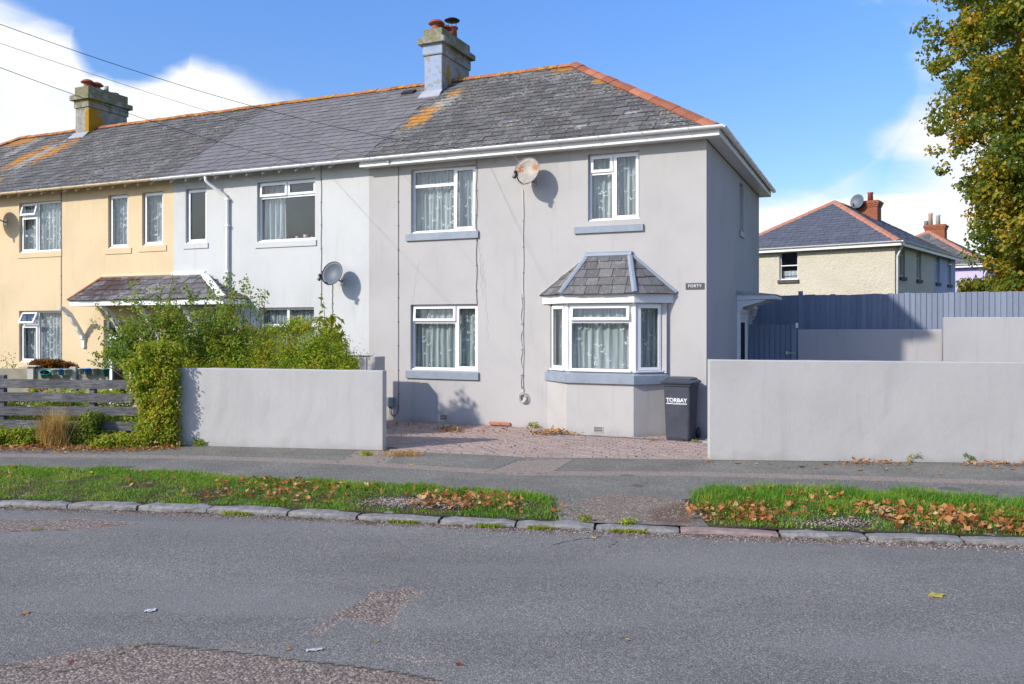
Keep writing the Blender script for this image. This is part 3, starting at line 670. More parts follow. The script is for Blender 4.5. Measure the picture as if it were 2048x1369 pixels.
# small things fixed to the grey front: vents, meter box, cables, cracks
def vent(u, v, z, m_in):
    mb = MB(); holes_plate(mb, u - .095, u + .095, z, z + .135, [(u - .08, u + .08, z + .02, z + .115)], v - .008, v - .001)
    ve = main.part('air_vent', mb, M_GWALL); MB().box(u - .079, u + .079, v - .006, v - .0012, z + .021, z + .114).build('vent_back', M_STONE, ve)
    mb = MB()
    for k in range(3): mb.box(u - .079, u + .079, v - .012, v - .0065, z + .03 + k * .03, z + .042 + k * .03)
    mb.build('vent_bar', M_BWALL, ve)
vent(-5.29, 0, .05, M_DARK); vent(-1.86, -.45, .03, M_DARK)
main.part('air_brick', MB().bev(-4.25, -3.80, -.05, -.001, .03, .085, .008, jit=.004), M_TERRAC)
mx_ = main.part('meter_box', MB().bev(-6.62, -6.44, -.09, -.001, .30, .49, .012), M_SILL)
MB().tube([(-6.54, -.03, .30), (-6.54, -.03, .18), (-6.48, -.03, .10), (-6.40, -.03, .12), (-6.352, -.012, .22), (-6.348, -.012, .34)], .010).build('conduit', M_CABLE, mx_)
def cable(h, u, z0, z1, m, r_=.008, wob=.008, v=-.011):
    n = 16; c = h.part('cable', MB().tube([(u + wob * math.sin(i * 1.7 + u), v, z0 + (z1 - z0) * i / n) for i in range(n + 1)], r_, 5), m)
    k = int(abs(z1 - z0) / .5)
    for i in range(k): MB().box(u - .010, u + .010, v - .008, -.001, z0 + .25 + i * .5, z0 + .275 + i * .5).build('cable_clip', M_CABLE, c)
    return c
cable(main, -6.348, .3, 5.29, M_CABLE, .0055, .003); cable(main, -4.535, 2.42, 5.29, M_CABLE, .0055, .010); cable(mid, -8.292, 2.4, 5.45, M_CABLE, .006); cable(mid, -8.0, 2.2, 2.95, M_CABLE, .006); cable(yel, -16.385, 1.0, 5.4, M_CABLE, .007, .003)
dc = cable(main, -3.525, .75, 4.62, M_WCABLE, .009, .008); cable(main, -3.56, .75, 2.6, M_WCABLE, .008, .02)
mb = MB()
for k in range(4):
    c = Vector((-3.53 + rnd.uniform(-.015, .015), -.03 - .012 * k, .60 + rnd.uniform(-.02, .02))); rr = rnd.uniform(.055, .085)
    mb.tube([c + Vector((rr * math.cos(t), .01 * math.sin(3 * t), rr * 1.25 * math.sin(t))) for t in np.linspace(0, 6.2, 18)], .010, 5)
mb.box(-3.545, -3.515, -.03, -.002, .67, .75); mb.build('cable_coil', M_WCABLE, dc)
def crack(h, pts, m=M_CABLE, wd=.0035):
    vs = []; fs = []
    for i, (u, z) in enumerate(pts): vs += [(u - wd, -.0008, z), (u + wd, -.0008, z)]
    for i in range(len(pts) - 1): fs.append((2 * i, 2 * i + 1, 2 * i + 3, 2 * i + 2))
    h.part('crack', MB().add(vs, fs), m)
def wander(u, z, du, dz, n=14, j=.03): return [(u + du * i / n + rnd.uniform(-j, j), z + dz * i / n) for i in range(n + 1)]
M_CRACK = plain('hairline_crack', (.26, .25, .245), .9, .1)  # plain grey of the hairline cracks in the render
crack(main, wander(-4.50, 3.72, .10, -1.2), M_CRACK); crack(main, wander(-4.40, 3.3, .12, -1.6, 18), M_CRACK, .0025); crack(main, wander(-5.86, 3.3, -.16, -.85), M_CRACK, .0025)

# canopy over the yellow and middle doors
CP = .80
cu0, cz0 = fac(134, 606, -CP); cu1, _ = fac(446, 601, -CP); czb = 2.58
ctl, ctr = Vector((-14.90, -.004, 3.17)), Vector((-11.62, -.004, 3.17))
ce0, ce1 = Vector((cu0, -CP, czb)), Vector((cu1, -CP, czb)); cw0, cw1 = Vector((cu0, -.004, czb)), Vector((cu1, -.004, czb))
mb = MB().add([cw0, ce0, ce1, cw1, ctl, ctr], [(1, 2, 5, 4), (0, 1, 4), (2, 3, 5), (3, 2, 1, 0)])
M_SL_CAN = _slate('canopy_slate', (.16, .15, .155), (.08, .05, .045), 1.0, main.e, [((-14.2, -.35, None), (1.5, .8, None), (.055, .03, .03), .85), ((-14.4, -.1, None), (1.0, .25, None), (.09, .04, .03), .6)])
can = yel.part('door_canopy', mb, M_SL_CAN)
place(can, [face_slates(ce0, ce1, ctr, ctl, .27, .21, M_SL_CAN, q0=-.02, rough=1.6), face_slates(ce1, cw1, ctr, ctr, .27, .21, M_SL_CAN, q0=-.02)], 60, HW(yel))
MB().box(cu0 + .03, cu1 - .03, -CP + .04, -CP + .065, czb - .125, czb - .003).box(cu0 + .03, cu0 + .055, -CP + .066, -.003, czb - .125, czb - .003).box(cu1 - .055, cu1 - .03, -CP + .066, -.003, czb - .125, czb - .003).build('canopy_fascia', M_UPVC, can)
strip(ce0 + Vector((.03, 0, .01)), ctl + Vector((.02, 0, .02)), .045, .04, (0, -1, 1)).build('hip_flashing', M_RIDGE, can); strip(cw0 + Vector((-.0, -.012, .01)), ctl + Vector((-.02, -.012, .02)), .03, .03, (0, -1, 1)).build('wall_flashing', M_YEL, can)
strip(ce1 + Vector((0, 0, .01)), ctr, .085, .05, (0, -1, 1)).build('hip_flashing', M_UPVC, can); strip(ctl + Vector((0, -.02, .03)), Vector((-12.56, -.024, 3.2)), .05, .05, (0, -1, .8)).build('top_flashing', M_YEL, can)
strip(Vector((-12.56, -.024, 3.2)), ctr + Vector((.05, -.02, .03)), .06, .05, (0, -1, .8)).build('top_flashing', M_UPVC, can)
bp = [(0, 0), (-.72, 0), (-.70, -.06), (-.60, -.10), (-.52, -.20), (-.44, -.24), (-.36, -.40), (-.26, -.50), (-.22, -.60), (-.12, -.72), (-.10, -.82), (0, -.86), (0, -.70), (-.10, -.60), (-.20, -.42), (-.34, -.22), (-.46, -.10)]
bfr = []
for i in range(len(bp)): bfr.append((bp[i][0], bp[i][1] + czb - .126))
n_ = 12
def bracket(u):
    outer = bfr[1:12]; inner = [(-.60, -.012), (-.56, -.045), (-.50, -.08), (-.44, -.13), (-.38, -.17), (-.30, -.30), (-.22, -.40), (-.16, -.50), (-.08, -.62), (-.03, -.72), (0.0, -.74)]
    inner = [(y, z + czb - .126) for y, z in inner]; mb = MB()
    for k in range(10): mb.extr([outer[k], outer[k + 1], inner[k + 1], inner[k]], u - .045, u + .045)
    mb.box(u - .05, u + .05, -.06, -.002, czb - 1.16, czb - .80)
    mb.build('bracket', M_UPVC, can)
for u in (-15.55, -14.15, -13.0, -11.7): bracket(u)
# ------------------------------------------------------------------ ground: road, kerb, pavement, verge, driveway
KB = [(0, 1000), (130, 1004), (250, 1007), (420, 1012), (560, 1018), (700, 1025), (830, 1031), (1000, 1039), (1200, 1046), (1400, 1053), (1570, 1060), (1700, 1064), (1860, 1069), (2048, 1076)]
kp = [gnd(x, y) for x, y in KB]
def _line(pts):
    xs = np.array([p[0] for p in pts]); ys = np.array([p[1] for p in pts])
    s0 = (ys[2] - ys[0]) / (xs[2] - xs[0]); s1 = (ys[-1] - ys[-3]) / (xs[-1] - xs[-3])
    xs = np.concatenate([[xs[0] - 60], xs, [xs[-1] + 60]]); ys = np.concatenate([[ys[0] - 60 * s0], ys, [ys[-1] + 60 * s1]])
    return lambda x: np.interp(x, xs, ys)
kerb_y = _line(kp)
back_y = _line([(-12, 14.6), (-8.7, 14.22), (-5.55, 13.90), (-2.06, 13.29), (.35, 12.60), (2.93, 12.36), (7.4, 12.04), (12, 11.7)])
WP = [gnd(x, y) for x, y in [(0, 897), (358, 893)]]
def sdf(P, poly):                                                         # signed distance of points (n,2) to a polygon, + inside
    poly = np.asarray(poly, float); d = np.full(len(P), 1e9); ins = np.zeros(len(P), bool); n = len(poly)
    for i in range(n):
        a, b = poly[i], poly[(i + 1) % n]; e = b - a; wv = P - a
        t = np.clip((wv @ e) / (e @ e), 0, 1); d = np.minimum(d, np.linalg.norm(wv - t[:, None] * e, axis=1))
        c = ((a[1] <= P[:, 1]) & (b[1] > P[:, 1])) | ((b[1] <= P[:, 1]) & (a[1] > P[:, 1]))
        with np.errstate(divide='ignore', invalid='ignore'): xi = a[0] + (P[:, 1] - a[1]) / (b[1] - a[1]) * e[0]
        ins ^= c & (P[:, 0] < xi)
    return np.where(ins, d, -d)
def pxpoly(pts, z=0): return [tuple(gnd(x, y, z)[:2]) for x, y in pts]
def grid(name, xs, Y, m, z, attrs):                                       # xs (n), Y (n,k)
    n, k = Y.shape; V = np.zeros((n, k, 3)); V[:, :, 0] = xs[:, None]; V[:, :, 1] = Y; V[:, :, 2] = z
    V = V.reshape(-1, 3); i = np.arange(n - 1)[:, None] * k + np.arange(k - 1)[None, :]
    F = np.stack([i, i + k, i + k + 1, i + 1], -1).reshape(-1, 4)
    me = npmesh(name, V, F, m)
    for nm, fn in attrs.items(): me.attributes.new(nm, 'FLOAT', 'POINT').data.foreach_set('value', fn(V[:, :2]).astype(np.float32))
    return struct(link(name, me))
RZ = -.047
def seg_d(P, pts):
    d = np.full(len(P), 1e9); pts = np.asarray(pts, float)
    for a, b in zip(pts[:-1], pts[1:]):
        e = b - a; t = np.clip(((P - a) @ e) / (e @ e), 0, 1); d = np.minimum(d, np.linalg.norm(P - a - t[:, None] * e, axis=1))
    return d
w1 = pxpoly([(-300, 1352), (60, 1322), (180, 1296), (290, 1287), (450, 1303), (600, 1322), (760, 1340), (880, 1362), (930, 1420), (700, 1900), (-700, 1900)], RZ)
w2 = pxpoly([(580, 1282), (640, 1252), (700, 1210), (745, 1183), (800, 1177), (850, 1181), (805, 1212), (785, 1238), (792, 1265), (745, 1246), (690, 1236), (640, 1266)], RZ)
w3 = pxpoly([(-200, 1030), (60, 1040), (150, 1036), (285, 1046), (190, 1060), (60, 1064), (-200, 1062)], RZ)
w4 = pxpoly([(760, 1310), (860, 1306), (930, 1325), (900, 1336), (800, 1325)], RZ); w5 = pxpoly([(430, 1290), (520, 1278), (560, 1290), (500, 1305)], RZ)
def worn(P): return np.clip(.5 + np.maximum.reduce([sdf(P, w1) / .10, sdf(P, w2) / .16, sdf(P, w3) / .16, sdf(P, w4) / .35 - .12, sdf(P, w5) / .35 - .12]), 0, 1)
cr1 = pxpoly([(0, 1330), (130, 1345), (215, 1320), (290, 1287), (450, 1303), (600, 1322), (760, 1340), (880, 1362)], RZ)
cr2 = pxpoly([(1105, 1091), (1150, 1080), (1200, 1074), (1235, 1084), (1220, 1094)], RZ); cr3 = pxpoly([(20, 1063), (150, 1060), (250, 1050), (290, 1046)], RZ)
def crackd(P): return np.clip(1 - np.minimum.reduce([seg_d(P, cr1[3:]) / .034, seg_d(P, cr2) / .03, seg_d(P, cr3) / .02, seg_d(P, cr1[:4]) / .02]), 0, 1)
def gutterd(P): return np.clip(1 - (kerb_y(P[:, 0]) - .14 - P[:, 1]) / .42, 0, 1)
def m_road(N):
    p = N.pos(); v = N.n('TexVoronoi', {'Vector': p, 'Scale': 105.0}); vc = N.sep(v.outputs['Color'])[0]; v2 = N.n('TexVoronoi', {'Vector': p, 'Scale': 52.0}); vc2 = N.sep(v2.outputs['Color'])[0]
    big = N.noise(N.vscale(p, (.5, 1, 1)), .8, 5, .55); mid_ = N.noise(p, 3.2, 5, .6)
    c = N.ramp(vc, [(.05, (.110, .112, .113)), (.45, (.165, .168, .170)), (.8, (.215, .217, .215)), (.97, (.31, .30, .285))])
    c = N.mix(1, c, N.ramp(big, [(.3, (.80, .80, .80)), (.7, (1.12, 1.12, 1.12))]), 'MULTIPLY')
    c = N.mix(N.m('MULTIPLY', N.step(mid_, .5, .75), .3), c, (.145, .148, .15))
    smooth_ = N.step(N.noise(N.vscale(p, (.22, 1.1, 1)), 1.0, 4), .50, .66)
    c = N.mix(N.m('MULTIPLY', smooth_, .5), c, (.195, .199, .204))
    wc = N.ramp(vc2, [(.02, (.14, .105, .09)), (.4, (.27, .205, .18)), (.75, (.36, .29, .25)), (.97, (.50, .43, .38))])
    wc = N.mix(N.m('MULTIPLY', N.step(v2.outputs['Distance'], .25, .6), .65), wc, (.09, .08, .075))
    wm = N.step(N.m('ADD', N.attr('worn'), N.m('ADD', N.m('MULTIPLY', N.m('SUBTRACT', N.noise(p, 5, 6, .7), .5), 1.0), N.m('MULTIPLY', N.m('SUBTRACT', vc2, .5), .35))), .45, .62)
    c = N.mix(N.m('MULTIPLY', wm, .9), c, wc)
    c = N.mix(N.m('MULTIPLY', N.step(N.m('ADD', N.attr('crack'), N.m('MULTIPLY', N.m('SUBTRACT', N.noise(p, 30, 4), .5), .8)), .35, .7), .85), c, (.035, .034, .022))
    gd = N.step(N.m('ADD', N.attr('gutter'), N.m('MULTIPLY', N.m('SUBTRACT', N.noise(p, 6, 6, .7), .5), .9)), .42, .80)
    gc = N.ramp(vc2, [(.1, (.06, .042, .03)), (.6, (.13, .10, .08)), (.95, (.36, .31, .27))])
    c = N.mix(N.m('MULTIPLY', gd, .85), c, gc)
    c = N.mix(1, c, (1.10, 1.01, .88), 'MULTIPLY')
    h = N.m('ADD', N.m('MULTIPLY', v.outputs['Distance'], -.5), N.m('MULTIPLY', N.noise(p, 140, 2), .5))
    h = N.m('ADD', h, N.m('MULTIPLY', N.m('MULTIPLY', v2.outputs['Distance'], -1.2), wm))
    return dict(color=c, rough=.82, spec=.35, bump=h, bdist=.010, bstr=.6)
M_ROAD = mat('road_asphalt', m_road)
ax = np.unique(np.concatenate([np.linspace(-90, -9, 28), np.arange(-9, 9, .045), np.linspace(9, 90, 28)]))
ay = np.unique(np.concatenate([np.linspace(-40, 3.6, 20), np.arange(3.6, 6.2, .03), np.arange(6.2, 10.6, .045)]))
yk = kerb_y(ax)[:, None]; t = (ay - ay[0]) / (ay[-1] - ay[0])
Yr = np.where(np.abs(ax)[:, None] < 9.01, ay[None, :], -40 + t[None, :] * (yk + 40)); Yr = np.minimum(Yr, yk + 1.2)
grid('road', ax, np.where(np.abs(ax)[:, None] < 9.01, ay[None, :] + 0 * yk, Yr), M_ROAD, RZ, dict(worn=worn, crack=crackd, gutter=gutterd))
M_EARTH = plain('earth', (.10, .11, .05), .95, .1, .4, .6)
struct(MB().add([(-700, -300, -.13), (700, -300, -.13), (700, 1200, -.13), (-700, 1200, -.13)], [(0, 1, 2, 3)]).build('ground', M_EARTH))

strip_px = [(-200, 909), (0, 911), (350, 914), (520, 919), (700, 926), (900, 939), (1050, 947), (1380, 948), (1700, 956), (2048, 967), (2300, 976)]
st = pxpoly(strip_px)
patch = pxpoly([(672, 925), (720, 900), (800, 905), (770, 930)]); patch2 = pxpoly([(975, 945), (1035, 922), (1150, 918), (1105, 945)])
gap = pxpoly([(1100, 1045), (1150, 1000), (1230, 985), (1330, 992), (1385, 1002), (1400, 1060), (1250, 1060)])
soilp = pxpoly([(1290, 1020), (1350, 1005), (1400, 1004), (1400, 1048), (1330, 1052), (1290, 1040)])
def a_strip(P): return np.clip(.5 + np.maximum.reduce([(.16 - seg_d(P, st)) / .09, sdf(P, patch) / .05 - .15, sdf(P, patch2) / .05 - .3]), 0, 1)
def a_gap(P): return np.clip(.5 + sdf(P, gap) / .45, 0, 1)
def a_soil(P): return np.clip(.5 + sdf(P, soilp) / .4, 0, 1)
j1 = [pxpoly(q) for q in ([(672, 925), (735, 900)], [(755, 925), (800, 905)], [(970, 945), (1035, 922)], [(1035, 922), (1000, 920)], [(1105, 945), (1150, 918)], [(1150, 918), (1420, 922)], [(1085, 947), (970, 947)])]
def a_joint(P): return np.clip(1 - np.minimum.reduce([seg_d(P, q) for q in j1]) / .03, 0, 1)
stn = [((1255, 951), (30, 4)), ((1275, 972), (22, 6)), ((1290, 966), (10, 3)), ((250, 935), (35, 5)), ((1900, 978), (40, 8))]
def a_stain(P):
    o = np.zeros(len(P))
    for (x, y), (rx, ry) in stn:
        c = gnd(x, y); s_ = FPX / c.y; o = np.maximum(o, 1 - np.hypot((P[:, 0] - c.x) / (rx / s_), (P[:, 1] - c.y) / (ry / s_ * c.y / 2)))
    return np.clip(o, 0, 1)
def m_pave(N):
    p = N.pos(); v = N.n('TexVoronoi', {'Vector': p, 'Scale': 95.0}); vc = N.sep(v.outputs['Color'])[0]; v2 = N.n('TexVoronoi', {'Vector': p, 'Scale': 48.0}); vc2 = N.sep(v2.outputs['Color'])[0]
    c = N.ramp(vc, [(.05, (.095, .096, .090)), (.5, (.165, .167, .158)), (.95, (.27, .27, .255))])
    c = N.mix(1, c, N.ramp(N.noise(p, 1.1, 6, .62), [(.3, (.78, .78, .77)), (.7, (1.18, 1.17, 1.14))]), 'MULTIPLY')
    sm = N.step(N.m('ADD', N.attr('strip'), N.m('MULTIPLY', N.m('SUBTRACT', N.noise(p, 12, 5, .7), .5), .6)), .42, .62)
    c = N.mix(N.m('MULTIPLY', sm, .8), c, N.ramp(vc, [(.05, (.16, .135, .12)), (.5, (.28, .235, .215)), (.95, (.40, .345, .31))]))
    gc = N.ramp(vc2, [(.05, (.14, .11, .09)), (.5, (.26, .21, .17)), (.95, (.48, .41, .36))]); gc = N.mix(N.m('MULTIPLY', N.step(v2.outputs['Distance'], .2, .6), .6), gc, (.10, .08, .065))
    gm = N.step(N.m('ADD', N.attr('gap'), N.m('MULTIPLY', N.m('SUBTRACT', N.noise(p, 4, 6, .7), .5), 1.2)), .45, .75)
    c = N.mix(N.m('MULTIPLY', gm, .85), c, gc)
    c = N.mix(N.m('MULTIPLY', N.step(N.m('ADD', N.attr('soil'), N.m('MULTIPLY', N.m('SUBTRACT', N.noise(p, 5, 5, .7), .5), .8)), .5, .8), .8), c, (.12, .075, .05))
    c = N.mix(N.m('MULTIPLY', N.step(N.m('ADD', N.attr('joint'), N.m('MULTIPLY', N.m('SUBTRACT', N.noise(p, 25, 4), .5), .7)), .4, .7), .75), c, (.035, .034, .03))
    c = N.mix(N.m('MULTIPLY', N.step(N.m('ADD', N.attr('stain'), N.m('MULTIPLY', N.m('SUBTRACT', N.noise(p, 9, 5, .7), .5), 1.0)), .3, .6), .5), c, (.035, .036, .036))
    c = N.mix(N.m('MULTIPLY', N.step(N.m('ADD', N.attr('back'), N.m('MULTIPLY', N.m('SUBTRACT', N.noise(p, 8, 6, .7), .5), .9)), .55, .85), .8), c, (.05, .042, .028))
    c = N.mix(1, c, (1.06, .985, .87), 'MULTIPLY')
    h = N.m('ADD', N.m('MULTIPLY', v.outputs['Distance'], -.5), N.m('MULTIPLY', N.noise(p, 4, 3), .8))
    return dict(color=c, rough=.85, spec=.3, bump=h, bdist=.008, bstr=.7)
M_PAVE = mat('pavement_asphalt', m_pave)
px_ = np.unique(np.concatenate([np.linspace(-62, -10, 20), np.arange(-10, 9, .05), np.linspace(9, 62, 20)])); tt = np.linspace(0, 1, 70)
def a_back(P):
    d = back_y(P[:, 0]) - P[:, 1]; a = np.clip(1 - d / .16, 0, 1); return np.where((P[:, 0] > -1.9) & (P[:, 0] < 2.9), a * .3, a)
grid('pavement', px_, kerb_y(px_)[:, None] + tt[None, :] * (back_y(px_) - kerb_y(px_))[:, None], M_PAVE, 0.0, dict(strip=a_strip, gap=a_gap, soil=a_soil, joint=a_joint, stain=a_stain, back=a_back))
M_SOIL = plain('garden_soil', (.085, .07, .04), .95, .1, .5, 3, .03, 12, col2=(.05, .09, .02), thr=.5, scale2=4)
gx = np.linspace(-60, -2.75, 40); gy = back_y(gx)
grid('front_garden', gx, gy[:, None] + np.linspace(0, 1, 5)[None, :] * (np.interp(gx, [-60, -2.75], [60, 17.6]) - gy)[:, None], M_SOIL, -.012, {})

# unseen wooded rise added behind the camera to darken the horizon in the panes
hx = np.linspace(-260, 260, 131); hz = np.array([9 + 5 * mnoise.noise(Vector((a * .03, 0, 3))) + 3 * mnoise.noise(Vector((a * .14, 1, 3))) for a in hx])
V = np.stack([np.stack([hx, np.full(131, y), np.full(131, -.2) if k == 0 else hz * f], 1) for k, (y, f) in enumerate(((-70, 0), (-74, .6), (-82, 1), (-140, 1.1)))], 1).reshape(-1, 3)
i = np.arange(130)[:, None] * 4 + np.arange(3)[None, :]; F = np.stack([i, i + 1, i + 5, i + 4], -1).reshape(-1, 4)
struct(link('added_hills', npmesh('added_hills', V, F, plain('added_hill_green', (.06, .075, .03), .95, .1, .5, .3, .6, .8))))

# kerb stones
M_KERB = plain('kerb_granite', (.30, .285, .265), .8, .3, .4, 9, .012, 18, col2=(.19, .17, .15), thr=.56, scale2=14)
M_KERBP = plain('pink_kerb_granite', (.34, .25, .22), .8, .3, .3, 9, .012, 18)
xs_k = np.arange(-30, 30, .05); ys_k = kerb_y(xs_k)
kb = MB()
vs = []
for x, y in zip(xs_k[::10], ys_k[::10]): vs += [(x, y + .005, -.03), (x, y - .09, -.03), (x, y - .09, -.12), (x, y + .005, -.12)]
n = len(vs) // 4
kb.add(vs, [(4 * i + a, 4 * i + (a + 1) % 4, 4 * i + 4 + (a + 1) % 4, 4 * i + 4 + a) for i in range(n - 1) for a in range(4)])
kerb = struct(kb.build('kerb', plain('kerb_bed', (.08, .065, .05), .95, .1)))
x = -9.5
while x < 7.5:
    L = rnd.uniform(.78, .98); x1 = x + L * .985; a, b = Vector((x, float(kerb_y(x)), 0)), Vector((x1, float(kerb_y(x1)), 0))
    d = (b - a); ang = math.atan2(d.y, d.x); mb = MB(); ln = d.length - rnd.uniform(.012, .03)
    nx = 7; jx = [ln * i / (nx - 1) for i in range(nx)]
    prof = [(.04, -.12), (-.135, -.12), (-.14, -.02), (-.132, .000), (-.115, .006), (.04, .006)]
    vv = []
    for i, q in enumerate(jx):
        e = .012 if i in (0, nx - 1) else 0
        for k, (py_, pz) in enumerate(prof): vv.append((q, py_ + (rnd.uniform(-.009, .009) if 1 < k < 5 else 0) + (e if k in (2, 3, 4) else 0), pz + (rnd.uniform(-.008, .006) if k > 2 else 0) - (e if k > 2 else 0)))
    fs = [(i * 6 + k, i * 6 + (k + 1) % 6, (i + 1) * 6 + (k + 1) % 6, (i + 1) * 6 + k) for i in range(nx - 1) for k in range(6)] + [(5, 4, 3, 2, 1, 0), tuple((nx - 1) * 6 + k for k in range(6))]
    mb.add(vv, fs, 0, False)
    drop = -.008 if .2 < x < 1.9 else 0
    mb.build('kerbstone', M_KERBP if 1.55 < x + .4 < 2.2 else M_KERB, kerb, Matrix.Translation((a.x, a.y, drop + rnd.uniform(-.006, .006))) @ Matrix.Rotation(ang + rnd.gauss(0, .006), 4, 'Z'))
    x = x1

# verges (bare earth under the grass)
vbL = _line([gnd(a, b + 5)[:2] for a, b in [(0, 935), (200, 938), (400, 948), (470, 958), (560, 960), (700, 966), (850, 974), (960, 981), (1060, 986), (1140, 996)]])
vbR = _line([gnd(a, b + 8)[:2] for a, b in [(1380, 990), (1450, 983), (1600, 982), (1750, 986), (1850, 993), (1950, 1001), (2048, 1003)]])
M_VERGE = plain('verge_earth', (.10, .085, .045), .95, .1, .5, 4, .02, 20, col2=(.30, .24, .20), thr=.60, scale2=5)
def verge(x0, x1, back):
    xs = np.arange(x0, x1, .08); k0, k1 = kerb_y(xs) + .004, np.maximum(back(xs), kerb_y(xs) + .05)
    tz = np.linspace(0, 1, 9); z = .006 + .03 * np.sin(np.pi * np.clip(tz, 0, 1)) ** .7
    n_ = len(xs); Y = k0[:, None] + tz[None, :] * (k1 - k0)[:, None]
    ed = np.minimum(1, np.minimum(xs - x0, x1 - xs) / .3)[:, None]
    return grid('verge', xs, Y, M_VERGE, (z[None, :] * np.maximum(ed, .15)), {})
XL1 = gnd(1120, 1012).x; XR0 = gnd(1385, 1020).x
verge(-14, XL1, vbL); verge(XR0, 14, vbR)

# block paved driveway
M_BRICK = mat('paving_brick', lambda N: dict(color=N.mix(N.m('MULTIPLY', N.step(N.noise(N.pos(), 2.2, 6, .65), .45, .72), .5), N.mix(N.step(N.noise(N.pos(), 30, 4), .5, .75, 0, .5), N.mix(N.rand(), (.36, .265, .22), (.41, .31, .26)), (.16, .12, .10)), (.22, .19, .15)), rough=.9, spec=.2, bump=N.noise(N.pos(), 60, 4), bdist=.005))
M_JOINT = plain('paving_joint', (.17, .125, .095), .95, .1, .3, 9, col2=(.07, .09, .03), thr=.62)
xd = np.linspace(-2.745, 9, 40)
drive = grid('driveway', xd, np.stack([back_y(xd) + .002, np.full_like(xd, 21.0)], 1), M_JOINT, -.016, {})
me = MB().bev(-.099, .099, -.0485, .0485, -.05, 0, .005).mesh('brick', M_BRICK); bl = []
bayp = np.array(bay_poly(.03))
for r_ in range(34):
    v = -.06 - r_ * .1025
    for k in range(-34, 6):
        u = k * .2035 + (.1 if r_ % 2 else 0) + .05; p = hw(u, v)
        ins = sdf(np.array([[u, v]]), bayp)[0] > -.05
        if ins or p.x < -2.68 or (p.x < -1.9 and p.y < back_y(p.x) + .30) or p.x > 3.9 or p.y < back_y(p.x) + .10 or u > 1.2: continue
        bl.append(Matrix.Translation((p.x, p.y, .004 + .004 * math.sin(u * 2.1) * math.sin(v * 3) + rnd.gauss(0, .0025))) @ Matrix.Rotation(-TH + rnd.gauss(0, .012), 4, 'Z') @ Matrix.Rotation(rnd.gauss(0, .012), 4, 'X'))
xb = -1.85                                                                # an edge course of headers along the pavement
while xb < 2.88:
    y = float(back_y(xb)); sl = math.atan2(float(back_y(xb + .1)) - y, .1)
    bl.append(Matrix.Translation((xb, y + .05, .004 + rnd.gauss(0, .002))) @ Matrix.Rotation(sl + rnd.gauss(0, .01), 4, 'Z')); xb += .204 * math.cos(sl)
bl.sort(key=lambda M: M.translation.length); rest = MB(); bm_ = MB().bev(-.099, .099, -.0485, .0485, -.05, 0, .005)
for i, M in enumerate(bl):
    if i < 300: link('brick', me, drive, M)
    else: rest.add([M @ Vector(q) for q in bm_.v], bm_.f)
stuff(rest.build('brick', M_BRICK, drive))
dch = MB().box(-2.9, .1, -.74, -.62, -.02, .006).build('drain_channel', M_METAL, drive, Matrix.Translation(CORNER) @ Matrix.Rotation(-TH, 4, 'Z'))
mb = MB()
for i in range(60): mb.box(-2.88 + i * .05, -2.862 + i * .05, -.735, -.625, .0062, .010)
stuff(mb.build('grate_bar', M_STONE, dch))
struct(MB().bev(0, .6, 0, .9, -.02, .03, .02).build('step_slab', M_BWALL, None, Matrix.Translation(hw(.06, -.75)) @ Matrix.Rotation(-TH, 4, 'Z')))

# ------------------------------------------------------------------ garden walls
def wall(name, label, A, B, h0, h1, th, m, side=1, group=None, nb=24, z0=-.1, parts=None):
    A, B = Vector((A[0], A[1], 0)), Vector((B[0], B[1], 0)); d = B - A; L = d.length; ang = math.atan2(d.y, d.x)
    mb = MB(); vs = []; bvl = .012
    prof = lambda h: [(0, z0), (0, h * .25), (0, h * .5), (0, h - bvl), (bvl, h), (th - bvl, h), (th, h - bvl), (th, z0)]
    for i in range(nb + 1):
        e = bvl * .0; h = h0 + (h1 - h0) * i / nb + rnd.uniform(-.003, .003)
        for (y, z) in prof(h): vs.append((L * i / nb, y + rnd.uniform(-.003, .003) * (1 if y < .1 else 0), z))
    fs = [(i * 8 + k, (i + 1) * 8 + k, (i + 1) * 8 + (k + 1) % 8, i * 8 + (k + 1) % 8) for i in range(nb) for k in range(8)] + [tuple(range(8)), tuple(nb * 8 + 7 - k for k in range(8))]
    mb.add(vs, fs)
    o = mb.build(name, m, None, Matrix.Translation(A) @ Matrix.Rotation(ang, 4, 'Z'))
    return tag(o, label, 'wall', group)
wl0, wl1 = gnd(356, 891), gnd(765, 901)
wall('garden_wall', 'low grey rendered wall left of the driveway below the green hedge', wl0, wl1, 1.285, 1.265, .21, M_GWALL)
wr0, wr1 = gnd(1420, 920), gnd(2048, 927); wr2 = wr0 + (wr1 - wr0) * 2.0
wall('garden_wall', 'long light grey rendered wall beside the pavement at the right', wr0, wr2, 1.48, 1.43, .22, M_GWALL)
pb0 = gnd(360, 875); 
lw = wall('garden_wall', 'low rear garden wall running from the blue gate in front of the fence', hw(1.13, 4.9), hw(4.02, 4.9), 1.89, 1.905, .22, M_BWALL)
for a, b in ((0, .40), (2.34, 2.9)): MB().bev(a, b, -.03, -.001, -.1, 1.88, .006).build('pilaster', M_BWALL, lw)
wall('garden_wall', 'taller rear garden wall stepping up in front of the blue grey fence', hw(4.03, 4.55), hw(11, 4.55), 2.155, 2.15, .22, M_BWALL)
dw0 = at(703, 712, 16.6); dw1 = at(731, 712, 16.3); dw2 = at(752, 712, 16.9)
pl = empty('brick_planter', 'grey rendered planter behind the left wall against the house', 'planter', (dw1.x, dw1.y, 0), -TH)
MB().bev(-.62, .02, 0, .40, -.05, 1.37, .01).bev(.021, .21, .02, .38, -.05, 1.375, .01).build('planter_wall', M_GWALL, pl); MB().box(-.55, -.05, .06, .34, 1.375, 1.385).build('soil', M_SOIL, pl)

